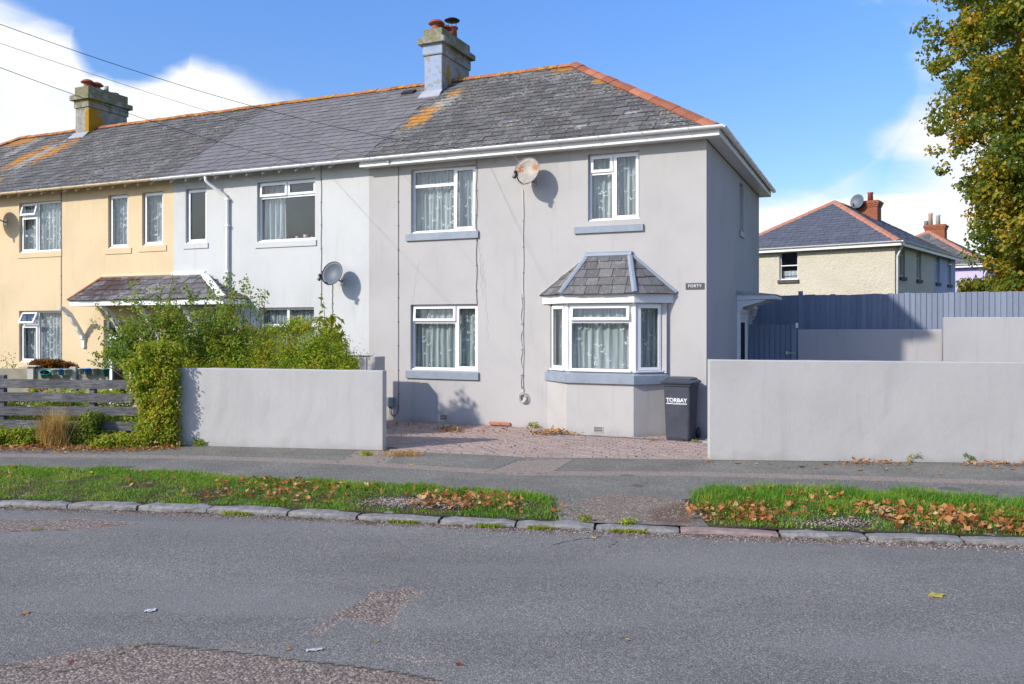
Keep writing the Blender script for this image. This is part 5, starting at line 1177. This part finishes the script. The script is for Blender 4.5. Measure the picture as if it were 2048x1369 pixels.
# tree at the right edge
TX, TY = 15.6, 22.2
tr = plant('broadleaf_tree', 'tall broadleaf tree in green and orange autumn leaf at the right edge', 'tree', (TX, TY, 0))
sil = [(2.2, 13.2), (3.0, 13.0), (3.6, 12.9), (4.3, 12.5), (4.9, 12.6), (5.4, 12.3), (5.75, 12.2), (6.3, 11.9), (6.9, 11.7), (7.6, 11.6), (8.3, 11.4), (9.2, 11.2), (10.2, 11.2), (11.5, 11.5), (13, 12.5), (14.2, 14.5)]
C = []
while len(C) < 1000:
    z = rnd.uniform(2.3, 14); xl = np.interp(z, [a for a, b in sil], [b for a, b in sil]); half = TX - xl
    a, q = rnd.uniform(0, 6.2832), rnd.random() ** .45
    x, y = TX + math.cos(a) * half * q, TY + math.sin(a) * half * .8 * q
    k = mnoise.noise(Vector((x * .9, y * .9, z * .9)))
    if k < -.34 and q > .4: continue
    if y > TY + 2 and rnd.random() < .6: continue
    C.append((x + .32, y, z))
C = np.array(C)
PT = clumps(C, rng.uniform(.34, .75, len(C)), 210000)
edge = np.array([(np.interp(z, [a for a, b in sil], [b for a, b in sil]) + rnd.uniform(-.12, .5), TY + rnd.uniform(-2, 1), z) for z in [rnd.uniform(2.5, 11.5) for _ in range(110)]])
PT = join(PT, clumps(edge, .26, 5200))
low = np.array([(12.6 + rnd.uniform(0, 1.4), 20.8 + rnd.uniform(0, 1), 2.75 + rnd.uniform(-.2, .3)) for _ in range(30)]); PT = join(PT, clumps(low, .26, 2600))
foliage(tr, 'crown', PT, M_TREE, .13, aspect=.75, droop=.5)
mb = MB().tube([(0, 0, -.1), (.05, 0, 2), (-.05, .1, 4.5), (0, 0, 8), (.1, .1, 11)], .26, 10, 0, .06); mb.build('trunk', M_BARK, tr)
idx = rng.choice(len(C), 70, replace=False); tops = C[idx] - np.array([TX, TY, 0]); roots = np.stack([np.zeros(70), np.zeros(70), np.clip(tops[:, 2] - 1.6, 1.6, 10)], 1)
twigs(roots, tops, .045).build('limb', M_BARK, tr)

# hedge and shrubs of the front gardens
def px_pts(px, py, Y): return np.array([tuple(at(a, b, y)) for a, b, y in zip(px, py, Y)])
def hedge_top(x): return np.interp(x, [330, 400, 450, 510, 560, 620, 660, 690, 712], [700, 672, 655, 646, 640, 637, 655, 690, 735])
he = plant('hedge', 'bushy yellow green hedge behind the low grey wall left of the driveway', 'hedge', at(520, 890, 14.6) * Vector((1, 1, 0)))
px = rng.uniform(335, 706, 560); tp = hedge_top(px); f_ = rng.random(560) ** .75
C = px_pts(px, tp + f_ * (750 - tp) + 6, 14.35 + (1 - f_) * .7 + rng.uniform(0, .35, 560))
P1 = clumps(C, .165, 50000); C2 = px_pts(rng.uniform(380, 690, 120), rng.uniform(700, 860, 120), rng.uniform(14.3, 15.4, 120)); P1 = join(P1, clumps(C2, .28, 8000))
foliage(he, 'foliage', P1, M_HEDGE, .050, aspect=.42, droop=.1, jit=1.2)
tw = C[rng.choice(len(C), 60)]; twigs(np.stack([tw[:, 0], tw[:, 1] + .2, np.full(60, .0)], 1) - np.array(he.location), tw - np.array(he.location), .01).build('stem', M_STEM, he)
tips = px_pts(rng.uniform(360, 690, 55), hedge_top(np.linspace(360, 690, 55)) + rng.uniform(-12, 40, 55), rng.uniform(14.3, 14.9, 55))
foliage(he, 'new_growth', join(*[spray(t - np.array([rnd.uniform(-.2, .2), -.02, .3]), t, 14, .015) for t in tips]), M_LIME, .045, aspect=.4)['kind'] = 'stuff'

cl = plant('climbing_shrub', 'bushy green climber spilling over the right end of the board fence', 'shrub', gnd(312, 893))
def cl_l(y): return np.interp(y, [690, 730, 760, 800, 840, 880, 896], [288, 258, 262, 276, 285, 282, 275]) + np.array([22 * mnoise.noise(Vector((q * .03, 2, 8))) + rnd.gauss(0, 7) for q in np.atleast_1d(y)])
py = rng.uniform(690, 894, 420); l_ = cl_l(py); px = l_ + rng.random(420) ** .8 * (352 - l_)
C = px_pts(px, py, 13.75 + rng.uniform(-.12, .35, 420)); C[:, 2] = np.maximum(C[:, 2], .06)
PN = [clumps(C, .125, 24000)]
for _ in range(90):
    q = C[rnd.randrange(len(C))]; PN.append(spray(q, q + np.array([rnd.gauss(-.12, .16), rnd.uniform(-.12, .05), rnd.uniform(-.15, .25)]), 18, .025, .15))
foliage(cl, 'foliage', join(*PN), M_CLIMB, .056, aspect=.55, droop=.5)
twigs(np.tile(np.array([[0, .3, 0]]), (26, 1)) + rng.normal(0, .1, (26, 3)) * [2, 1, 0], C[rng.choice(420, 26)] - np.array(cl.location), .01).build('stem', M_STEM, cl)

ro = plant('rose_bush', 'tall straggly rose bush with upright shoots in front of the door canopy', 'shrub', at(330, 880, 15.2) * Vector((1, 1, 0)))
px = rng.uniform(215, 505, 330); tp = np.interp(px, [210, 250, 300, 380, 460, 505], [712, 655, 626, 620, 618, 662]); f_ = rng.random(330)
C = px_pts(px, tp + f_ * (735 - tp), rng.uniform(14.5, 15.5, 330)); PN = [clumps(C, .13, 10500)]
for _ in range(150):
    q = C[rnd.randrange(len(C))]; PN.append(spray(q, q + np.array([rnd.gauss(0, .16), rnd.uniform(-.25, .05), rnd.uniform(.05, .42)]), 22, .028, .1))
shoots = [(250, 690, 180, 640), (240, 660, 190, 610), (300, 640, 262, 556), (330, 640, 300, 585), (340, 630, 345, 560), (300, 620, 240, 598), (390, 620, 372, 572), (410, 620, 425, 565), (430, 630, 440, 575), (455, 620, 452, 548), (462, 620, 463, 552), (480, 630, 488, 555), (485, 640, 492, 572), (500, 650, 497, 560), (520, 660, 518, 580), (530, 665, 532, 580), (515, 660, 505, 600), (230, 720, 186, 708), (220, 735, 182, 722), (255, 700, 205, 655), (275, 640, 268, 590), (355, 625, 395, 590), (290, 640, 225, 605), (320, 620, 318, 575), (470, 615, 470, 580)]
ends = []
for a, b, c_, d_ in shoots:
    y = rnd.uniform(14.6, 15.3); A, B = np.array(at(a, b, y)), np.array(at(c_, d_, y - .05)); PN.append(spray(A, B, 46, .032, .06)); ends.append((A, B))
foliage(ro, 'foliage', join(*PN), M_SHRUB, .062, aspect=.55, droop=.3)
o_ = np.array(ro.location); base = np.stack([rng.uniform(-.9, .9, len(ends)), rng.uniform(-.2, .3, len(ends)), np.zeros(len(ends))], 1)
twigs(base, np.array([a for a, b in ends]) - o_, .011).build('stem', M_STEM, ro); twigs(np.array([a for a, b in ends]) - o_, np.array([b for a, b in ends]) - o_, .006).build('shoot', M_STEM, ro)['kind'] = 'stuff'

sp = plant('sapling', 'young sapling with large lime green leaves at the right end of the hedge', 'sapling', at(655, 880, 15.2) * Vector((1, 1, 0)))
PN = [spray(np.array(at(655, 760, 15.2)), np.array(at(655, 640, 15.2)), 26, .09), spray(np.array(at(650, 670, 15.2)), np.array(at(646, 602, 15.2)), 9, .03), spray(np.array(at(655, 690, 15.2)), np.array(at(680, 650, 15.1)), 16, .06), clumps(px_pts([640, 668, 655, 672], [640, 640, 660, 672], [15.2] * 4), .14, 90)]
foliage(sp, 'foliage', join(*PN), M_LIME, .135, aspect=.5, droop=.7)
MB().tube([(0, 0, 0), (.0, .02, 1.2), (-.07, 0, 2.42)], .014, 6, 0, .005).build('stem', M_STEM, sp)
wv = plant('wispy_shrub', 'wispy dark green shrub between the hedge and the grey planter', 'shrub', at(700, 870, 15.9) * Vector((1, 1, 0)))
PN = [spray(np.array(at(690 + rnd.uniform(-12, 10), 735, 15.6)), np.array(at(x_, y_, 15.6)), 20, .03) for x_, y_ in ((700, 672), (690, 665), (678, 655), (712, 700), (722, 712), (706, 725), (715, 690), (735, 706), (745, 712))]
foliage(wv, 'foliage', join(*PN), M_SHRUB, .042, aspect=.35); twigs(np.zeros((6, 3)), np.array([p[0][-1] for p in PN[:6]]) - np.array(wv.location), .006).build('stem', M_STEM, wv)

rd = plant('succulent_bed', 'rust red and orange low plant spilling over the beige fence', 'plant', at(105, 890, 17.4) * Vector((1, 1, 0)))
px = rng.uniform(62, 152, 160); tp = 738 - 14 * np.sin(np.clip((px - 40) / 115, 0, 1) * np.pi) ** .6; C = px_pts(px, np.minimum(tp + rng.uniform(0, 10, 160), 740), rng.uniform(17.3, 17.9, 160))
foliage(rd, 'foliage', clumps(C, .07, 5200), M_RED, .075, aspect=.22, droop=-.8); twigs(np.stack([C[:20, 0], C[:20, 1], np.full(20, .0)], 1) - np.array(rd.location), C[:20] - np.array(rd.location), .01).build('stem', M_STEM, rd)
for (x_, y0, y1, lab) in ((8, 770, 712, 'spindly green weed at the far left in front of the yellow wall'), (24, 770, 718, 'second spindly weed from the left edge in front of the yellow wall')):
    e = plant('weed', lab, 'weed', at(x_, 890, 17.5) * Vector((1, 1, 0)), 'weeds by the yellow wall')
    foliage(e, 'foliage', spray(np.array(at(x_, y0, 17.5)), np.array(at(x_ + 2, y1, 17.5)), 40, .05), M_SHRUB, .05); twigs(np.array([[0, 0, 0]]), np.array([tuple(at(x_ + 2, y1, 17.5) - e.location)]), .008).build('stem', M_STEM, e)

# plants showing through and below the board fence
gp = plant('flower_bed', 'mixed green plants and pink flowers seen between the fence boards', 'flower bed', at(150, 890, 15.4) * Vector((1, 1, 0)))
C = px_pts(rng.uniform(-60, 290, 170), rng.uniform(800, 880, 170), rng.uniform(14.7, 16.6, 170)); C[:, 2] = np.clip(C[:, 2], .05, 1)
foliage(gp, 'foliage', clumps(C, .17, 15000), M_SHRUB, .065)
C = px_pts([64, 72, 86, 90, 190, 200, 208], [779, 781, 776, 779, 812, 812, 815], [15] * 7); foliage(gp, 'flowers', clumps(C, .07, 420), M_PINK, .035)['kind'] = 'stuff'
C = px_pts(rng.uniform(60, 265, 26), rng.uniform(778, 790, 26), rng.uniform(14.6, 15.4, 26)); foliage(gp, 'upper_foliage', clumps(C, .08, 1800), M_HEDGE, .045)
dg_ = plant('dry_grass_clump', 'tall dry straw coloured grass clump against the board fence', 'grass clump', gnd(108, 893))
def blades(P, h, lean, wd=.006, curve=.5):
    n = len(P); a = rng.uniform(0, 6.2832, n); d = np.stack([np.cos(a), np.sin(a), np.zeros(n)], 1); s = np.stack([-np.sin(a), np.cos(a), np.zeros(n)], 1) * wd
    a2 = rng.uniform(0, 6.2832, n); s = np.stack([np.cos(a2), np.sin(a2), np.zeros(n)], 1) * wd
    h = h[:, None]; ln = (lean * rng.random(n) ** .7)[:, None] if np.ndim(lean) == 0 else lean[:, None]; up = np.array([0, 0, 1.0])
    m_ = P + d * ln * h * .35 + up * h * .58; t_ = P + d * ln * h + up * h * np.maximum(1 - ln * curve, .25)
    V = np.stack([P - s, P + s, m_ - s * .7, m_ + s * .7, t_], 1).reshape(-1, 3); i = np.arange(n)[:, None] * 5
    F = np.concatenate([i + np.array([[0, 1, 3]]), i + np.array([[0, 3, 2]]), i + np.array([[2, 3, 4]])], 1).reshape(-1, 3)
    return V, F
n = 1300; P = np.array(gnd(108, 893)) + rng.normal(0, 1, (n, 3)) * [.085, .06, 0]; V, F = blades(P, .22 + .62 * rng.random(n) ** 1.6, .75, .0032); link('grass_blades', npmesh('grass_blades', shift(V, dg_), F, M_DRY), dg_)
for (x0, x1, yb, h, lab, m) in ((140, 192, 890, .50, 'dark green leafy bush beside the dry grass clump at the board fence', M_SHRUB), (-30, 70, 893, .26, 'low yellow green weeds at the foot of the fence by the left edge', M_CLIMB), (195, 300, 896, .20, 'low ivy and weeds at the fence foot right of the leafy bush', M_CLIMB)):
    g0 = gnd((x0 + x1) / 2, yb); e = plant('verge_plant', lab, 'bush', g0, 'weeds along the board fence'); w_ = gnd(x1, yb).x - gnd(x0, yb).x
    C = np.stack([g0.x + rng.uniform(-.5, .5, 70) * w_, g0.y + rng.uniform(-.10, .12, 70), rng.random(70) ** 1.3 * h], 1); foliage(e, 'foliage', clumps(C, .11, 4200), m, .05)
def small_weed(px_, py_, r, h, m, lab, n=160):
    g0 = gnd(px_, py_); e = plant('weed', lab, 'weed', g0, 'small weeds by the walls'); C = np.array(g0) + np.stack([rng.uniform(-r, r, 8), rng.uniform(-r, r, 8) * .5, rng.uniform(.01, max(h, .02), 8)], 1)
    foliage(e, 'foliage', clumps(C, r * .55, n), m, r * .55, aspect=.3)
small_weed(1826, 924, .075, .11, M_SHRUB, 'larger of two green weeds at the foot of the long right wall'); small_weed(1937, 926, .055, .12, M_SHRUB, 'smaller right-hand weed at the foot of the long right wall')
small_weed(397, 893, .085, .10, M_CLIMB, 'round yellow green weed at the foot of the left wall'); small_weed(1066, 857, .09, .10, M_HEDGE, 'green dandelion like weed at the foot of the grey house')
small_weed(737, 911, .10, .015, M_HEDGE, 'flat mossy weed on the pavement below the left wall end', 120); small_weed(1388, 886, .06, .04, M_HEDGE, 'tiny weed between the bin and the right wall', 60); small_weed(1175, 1042, .07, .05, M_CLIMB, 'brown green weed in the kerb joint by the gravel gap', 90); small_weed(1262, 1047, .08, .03, M_HEDGE, 'flat weed behind the kerb in the middle of the gravel gap', 90)
e = plant('dry_grass_tuft', 'flattened reddish dry grass tuft on the pavement by the driveway', 'grass tuft', gnd(805, 912)); n = 260
P = np.array(gnd(805, 912)) + rng.normal(0, 1, (n, 3)) * [.16, .07, 0]; V, F = blades(P, rng.uniform(.06, .16, n), 1.2, .003, .7); link('grass_blades', npmesh('grass_blades', shift(V, e), F, M_DRY), e)
e = plant('shrub', 'small dark leafy shrub above the fence in front of the lilac house', 'shrub', at(1970, 700, 26) * Vector((1, 1, 0)))
C = px_pts(rng.uniform(1925, 2010, 60), rng.uniform(566, 592, 60), rng.uniform(25.5, 26.5, 60)); C = np.concatenate([C, px_pts(rng.uniform(1940, 1990, 30), rng.uniform(592, 680, 30), [26] * 30)]); foliage(e, 'foliage', clumps(C, .22, 5200), M_TREE, .13); twigs(np.zeros((8, 3)), C[:8] - np.array(e.location), .03).build('stem', M_BARK, e)

# ------------------------------------------------------------------ grass on the verges
def verge_grass(x0, x1, back, n, hb, hf, bare):
    x = rng.uniform(x0, x1, n); t_ = rng.random(n) ** .85; k = kerb_y(x) + .01; y = k + t_ * (back(x) + .05 - k)
    keep = np.ones(n, bool)
    for (bx, by), (rx, ry) in bare:
        c = gnd(bx, by); s_ = FPX / c.y; q = np.hypot((x - c.x) / (rx / s_), (y - c.y) / (ry / s_ * c.y / 2)); keep &= (q + rng.normal(0, .18, n) > 1) | (rng.random(n) < .05)
    pt = np.array([mnoise.noise(Vector((a * 2.3, b * 2.3, 5))) for a, b in zip(x, y)]); keep &= rng.random(n) < .38 + 1.5 * np.clip(pt + .45, 0, 1)
    keep &= rng.random(n) < np.clip(np.minimum(x - x0, x1 - x) / .38 + .25 * pt, .04, 1)
    x, y, t_, pt = x[keep], y[keep], t_[keep], pt[keep]; h = (hf + (hb - hf) * t_ ** 1.1) * rng.uniform(.55, 1.25, len(x)) * (.8 + .5 * np.clip(pt + .3, 0, 1))
    P = np.stack([x, y, np.full(len(x), .012)], 1); return blades(P, h, .95, .0042)
bl_ = [((830, 1012), (95, 15)), ((905, 1020), (40, 9)), ((418, 992), (40, 10)), ((1010, 965), (30, 6))]; br_ = [((1680, 1052), (80, 9)), ((1770, 1040), (30, 10)), ((1390, 1030), (20, 20))]
V1, F1 = verge_grass(-12, XL1, vbL, 85000, .085, .045, bl_); V2, F2 = verge_grass(XR0 + .02, 9.5, vbR, 52000, .165, .045, br_)
stuff(link('grass', npmesh('grass', np.concatenate([V1, V2]), np.concatenate([F1, F2 + len(V1)]), M_GRASS)))
n = 16000; x = rng.uniform(-11, -5.7, n); y = back_y(x) - .02 + rng.uniform(-.28, .12, n); V, F = blades(np.stack([x, y, np.zeros(n)], 1), rng.uniform(.04, .17, n) * np.where(x < -7.2, 1.2, .6), .9, .004); stuff(link('grass', npmesh('grass', V, F, M_GRASS)))
for i, (a, b) in enumerate([(265, 945), (395, 945), (1560, 975), (1610, 975), (1790, 982), (135, 940), (218, 942)]):                  # a few seed stalks stand above the grass
    pass

# ------------------------------------------------------------------ fallen leaves
NL = 9
def dead_leaf_pts(n):                                                     # unit leaf outlines: centre + ring, curled
    a = np.linspace(0, 2 * np.pi, NL, endpoint=False); r = 1 + .28 * np.cos(a * 5 + .4)[None, :] + rng.uniform(-.15, .15, (n, NL)); r[:, 0] *= 1.3
    x, y = r * np.cos(a) * .5, r * np.sin(a) * .40; cu = rng.uniform(-.1, .9, (n, 1)); z = cu * (x * x * 1.2 + rng.uniform(.5, 2.2, (n, 1)) * y * y) + rng.normal(0, .03, (n, NL))
    V = np.zeros((n, NL + 1, 3)); V[:, 1:, 0], V[:, 1:, 1], V[:, 1:, 2] = x, y, z; return V
def dead_leaves(P, size, tilt=.5):
    n = len(P); V = dead_leaf_pts(n) * (size * .60 * rng.uniform(.5, 1.35, n))[:, None, None]
    nn = unit(np.array([0, 0, 1.0]) + rng.normal(0, tilt, (n, 3))); d = rng.normal(0, 1, (n, 3)); d = unit(d - nn * (d * nn).sum(1, keepdims=True)); s = np.cross(nn, d)
    W_ = P[:, None, :] + V[:, :, :1] * d[:, None, :] + V[:, :, 1:2] * s[:, None, :] + V[:, :, 2:] * nn[:, None, :]
    lowest = W_[:, :, 2].min(1); W_[:, :, 2] += np.maximum(0, P[:, 2] + .002 - lowest)[:, None]
    k = NL + 1; i = np.arange(n)[:, None, None] * k; r = np.arange(NL); tri = np.stack([np.zeros(NL, int), 1 + r, 1 + (r + 1) % NL], 1)[None]
    return W_.reshape(-1, 3), (i + tri).reshape(-1, 3)
def litter(px, py, z=0.0, dz=.03):
    P = np.array([tuple(gnd(a, b)) for a, b in zip(px, py)]); P[:, 2] = z + rng.random(len(P)) * dz; return P
L_ = []
n = 1900; px = rng.uniform(-120, 362, n); b_ = np.interp(px, [-120, 0, 200, 300, 362], [893, 896, 899, 896, 892]); L_.append((litter(px, b_ + rng.normal(2, 4.2, n) - 1.5, 0, .04), .062))
n = 330; L_.append((litter(rng.normal(330, 22, n), rng.normal(885, 8, n), .02, .12), .06))
def on_verge(n, xr, tr_, back, z, cl=1.0):
    x = rng.uniform(*xr, n * 4); pt = np.array([mnoise.noise(Vector((a * 1.4, 3.7, 1))) for a in x]); x = x[rng.random(n * 4) < np.clip(.35 + cl * pt, 0.05, 1)][:n]
    k = kerb_y(x); t_ = rng.uniform(*tr_, len(x)); return np.stack([x, k + t_ * (back(x) - k), z + rng.random(len(x)) * .05], 1)
L_ += [(on_verge(120, (-7.2, -3.5), (.1, .95), vbL, .035), .075), (on_verge(330, (-3.6, -1.2), (.1, .95), vbL, .035), .085), (on_verge(330, (-1.2, .1), (.15, .8), vbL, .03), .085), (on_verge(70, (-.1, .6), (.1, .6), vbL, .03), .07)]
xr = [gnd(a, 1045).x for a in (1380, 1500, 1600, 1760, 1800, 2200)]
L_ += [(on_verge(330, (xr[0], xr[1] + .2), (.05, .62), vbR, .02), .085), (on_verge(150, (xr[1], xr[3]), (.25, .6), vbR, .03), .085), (on_verge(90, (xr[1], xr[3]), (.6, .95), vbR, .05), .07), (on_verge(850, (xr[3], xr[5]), (.02, .68), vbR, .02, .4), .095)]
stuff(link('leaf_litter', npmesh('leaf_litter', *[(np.concatenate([v for v, f in q]), np.concatenate([f + o for (v, f), o in zip(q, np.cumsum([0] + [len(v) for v, f in q[:-1]]))])) for q in [[dead_leaves(P, s_) for P, s_ in L_]]][0], M_LEAFL)))
def pile(label, cx_, cy_, sx, sy, n, size=.075, hz=.06):
    P = litter(rng.normal(cx_, sx, n), rng.normal(cy_, sy, n), .008, .01); c = gnd(cx_, cy_); s_ = FPX / c.y
    P[:, 2] += hz * np.exp(-((P[:, 0] - c.x) / (sx / s_)) ** 2) * rng.random(n)
    o = stuff(link('leaf_pile', npmesh('leaf_pile', *dead_leaves(P, size, .45), M_LEAFL))); o['label'] = label
pile('heap of orange brown leaves on the brick driveway below the left window', 903, 863, 15, 2.6, 120); pile('bigger heap of orange leaves on the driveway in front of the bay window', 1112, 868, 24, 2.8, 240)
pile('scatter of brown leaves along the foot of the grey house wall', 1000, 861, 70, 5, 60); pile('scatter of brown leaves at the left side of the driveway', 830, 858, 34, 5, 55); pile('scatter of leaves over the driveway bricks', 1050, 885, 130, 12, 40, .06, 0)
pile('drift of orange leaves at the foot of the right wall', 1740, 929, 34, 2.6, 75, .075, .03); pile('thin line of leaves along the foot of the right wall at the edge', 1990, 931, 50, 2.2, 60, .07, .02); pile('leaves gathered in the corner by the bin', 1330, 880, 40, 3, 22, .05, .01)
M_LEAF1 = {}
def leaf(px_, py_, col, size, lab, z=0.0, grp='fallen leaves on the road'):
    g0 = gnd(px_, py_, z); V, F = dead_leaves(np.array([[0, 0, .004]]), size * 1.8, .10); key = tuple(col)
    if key not in M_LEAF1: M_LEAF1[key] = mat('leaf_colour', lambda N: dict(color=N.mix(N.step(N.noise(N.pos(), 40, 4, .6), .35, .7), col, tuple(c * .55 for c in col)), rough=.7, spec=.3, trans=.15))
    V[:, 2] *= .6
    o = link('fallen_leaf', npmesh('fallen_leaf', V, F, M_LEAF1[key])); o.location = g0
    rg = .5 * size; st_ = MB().tube([(rg * .9, 0, .006), (rg * 1.6, .01, .008), (rg * 2.2, .02, .005)], .0018, 4).build('leaf_stalk', M_STEM, o, Matrix.Rotation(rnd.uniform(0, 6), 4, 'Z')); return tag(o, lab, 'leaf', grp)
OC, TAN, YEL, REDL, GRN = (.58, .28, .03), (.66, .45, .16), (.60, .48, .09), (.40, .05, .04), (.30, .30, .08)
for a in ((52, 1227, OC, .075, 'ochre brown leaf on the road near the left edge'), (142, 1324, REDL, .055, 'small red leaf at the bottom left of the road'), (576, 1301, OC, .05, 'small brown leaf on the road left of the white scrap'), (755, 1284, GRN, .045, 'small yellow green leaf on the worn road patch'), (917, 1331, REDL, .03, 'tiny reddish leaf fragment right of the worn patch at the bottom'), (1256, 1280, TAN, .062, 'tan leaf on the bare asphalt low in the middle of the road'), (1871, 1192, YEL, .085, 'pale yellow leaf on the asphalt at the right of the road'), (1318, 1164, YEL, .035, 'tiny yellow leaf in the middle of the road'), (1187, 1077, TAN, .11, 'tan leaf in the cracked hollow of the road near the kerb'), (70, 1060, GRN, .085, 'yellow green leaf on the road by the left kerb'), (683, 1160, OC, .035, 'tiny orange leaf in mid road left of centre'), (210, 1050, TAN, .06, 'pale leaf on the worn patch near the left kerb')): leaf(*a, z=RZ)
P_ = 'fallen leaves on the pavement'
for px_, py_, col, s_ in ((1417, 924, OC, .08), (1429, 929, TAN, .07), (1474, 928, (.45, .17, .03), .085), (1512, 929, TAN, .08), (1540, 929, (.40, .15, .03), .07), (1650, 930, (.42, .18, .04), .085), (1631, 937, TAN, .06), (1771, 940, TAN, .08), (1720, 942, (.42, .17, .03), .08), (1845, 941, (.45, .2, .04), .07), (1815, 938, OC, .06), (1993, 937, OC, .08), (2025, 940, (.42, .17, .03), .09)):
    leaf(px_, py_, col, s_, 'orange brown leaf lying on the pavement in front of the long right wall', grp='loose leaves below the long right wall')
for a in ((1576, 936, YEL, .06, 'pale yellow leaf on the pavement left of the green leaf below the right wall'), (1603, 935, (.08, .14, .03), .075, 'dark green leaf on the pavement below the right wall'), (1882, 950, OC, .10, 'single ochre leaf on the pale pavement strip at the right'), (822, 932, YEL, .05, 'small yellow leaf on the pavement strip below the driveway edge'), (353, 912, TAN, .05, 'pale tan leaf on the pavement strip at the left'), (478, 897, TAN, .08, 'tan leaf against the foot of the left wall'), (583, 907, OC, .05, 'small brown leaf on the pavement below the left wall'), (1047, 916, YEL, .06, 'yellow leaf at the front edge of the driveway bricks'), (1272, 915, REDL, .04, 'small reddish leaf on the driveway edge')): leaf(*a, grp=P_)
M_PAPER = plain('litter_paper', (.62, .58, .58), .6, .3, .2, 30)
def scrap(px_, py_, w_, d_, lab):
    g0 = gnd(px_, py_, RZ); mb = MB(); vs = [(w_ * (i / 5 - .5), d_ * (j - .5) + .25 * d_ * math.sin(i * 1.9), .004 + .008 * abs(math.sin(i * 2.2 + j))) for i in range(6) for j in range(2)]
    mb.add(vs, [(2 * i, 2 * i + 2, 2 * i + 3, 2 * i + 1) for i in range(5)]).add([(x_, y_, z_ - .002) for x_, y_, z_ in vs], [(2 * i + 1, 2 * i + 3, 2 * i + 2, 2 * i) for i in range(5)])
    tag(mb.build('litter_scrap', M_PAPER, None, Matrix.Translation(g0) @ Matrix.Rotation(.25, 4, 'Z')), lab, 'litter')
scrap(628, 1302, .10, .035, 'white twisted scrap of litter on the road at the bottom'); scrap(300, 1223, .075, .06, 'pinkish white scrap of litter on the road at the left')

# grit along the kerb and in the gravel gap
def pebbles(P, size):
    n = len(P); o = np.array([[1, 0, 0], [-1, 0, 0], [0, 1, 0], [0, -1, 0], [0, 0, 1], [0, 0, -1]], float) * [1, .8, .6]
    V = (o[None] * (size * rng.uniform(.4, 1.3, n))[:, None, None] * rng.uniform(.6, 1.2, (n, 6, 1))); a = rng.uniform(0, 6.28, n); c, s = np.cos(a), np.sin(a)
    V = np.stack([V[:, :, 0] * c[:, None] - V[:, :, 1] * s[:, None], V[:, :, 0] * s[:, None] + V[:, :, 1] * c[:, None], V[:, :, 2]], -1) + P[:, None, :]
    t_ = np.array([[0, 2, 4], [2, 1, 4], [1, 3, 4], [3, 0, 4], [2, 0, 5], [1, 2, 5], [3, 1, 5], [0, 3, 5]]); return V.reshape(-1, 3), (np.arange(n)[:, None, None] * 6 + t_[None]).reshape(-1, 3)
M_GRIT = mat('grit', lambda N: dict(color=N.ramp(N.island(), [(.1, (.14, .10, .08)), (.5, (.30, .24, .20)), (.9, (.52, .46, .42))]), rough=.9))
G = []
n = 5200; x = rng.uniform(-6.5, 5.5, n); dens = np.interp(x, [-6, -1, .8, 2.2, 5], [.25, .4, 1, .9, .8]); x = x[rng.random(n) < dens]; G.append(pebbles(np.stack([x, kerb_y(x) - .15 - np.abs(rng.normal(0, .12, len(x))), np.full(len(x), RZ + .002)], 1), .0085))
n = 1500; px = rng.uniform(1130, 1400, n); py = rng.uniform(998, 1042, n); G.append(pebbles(litter(px, py, .001, .001), .0075))
n = 1200; G.append(pebbles(np.concatenate([litter(rng.normal(800, 40, n), rng.normal(1011, 5, n), .035, .004), litter(rng.normal(905, 22, 400), rng.normal(1018, 4, 400), .035, .004), litter(rng.normal(1680, 50, 500), rng.normal(1051, 5, 500), .03, .004)]), .011))
G.append(pebbles(litter(rng.uniform(700, 2048, 260), rng.uniform(925, 1000, 260), .001, .001), .005))
V = np.concatenate([v for v, f in G]); off = np.cumsum([0] + [len(v) for v, f in G[:-1]]); F = np.concatenate([f + o for (v, f), o in zip(G, off)])
stuff(link('grit', npmesh('grit', V, F, M_GRIT)))
# dirt, moss and dead leaf crumbs in the channel below the kerb
n = 2600; x = rng.uniform(-6.5, 5.5, n); P = np.stack([x, kerb_y(x) - .14 - np.abs(rng.normal(0, .07, n)), np.full(n, RZ + .004)], 1); P = P[np.array([mnoise.noise(Vector((a * 3, 1, 9))) for a in x]) + rng.normal(0, .2, n) > -.08]
stuff(link('leaf_crumbs', npmesh('leaf_crumbs', *dead_leaves(P, .022, .4), plain('crumbs', (.13, .065, .03), .9, .1, .5, 30, col2=(.12, .13, .03), thr=.55, scale2=5))))
n = 2600; x = rng.uniform(-3.2, 1.6, n); y = kerb_y(x) - .145 - np.abs(rng.normal(0, .03, n)); k = np.array([mnoise.noise(Vector((a * 2.2, 7, 2))) for a in x]) > .12; V, F = blades(np.stack([x[k], y[k], np.full(k.sum(), RZ)], 1), rng.uniform(.02, .06, k.sum()), 1.0, .005); stuff(link('moss_tufts', npmesh('moss_tufts', V, F, M_CLIMB)))
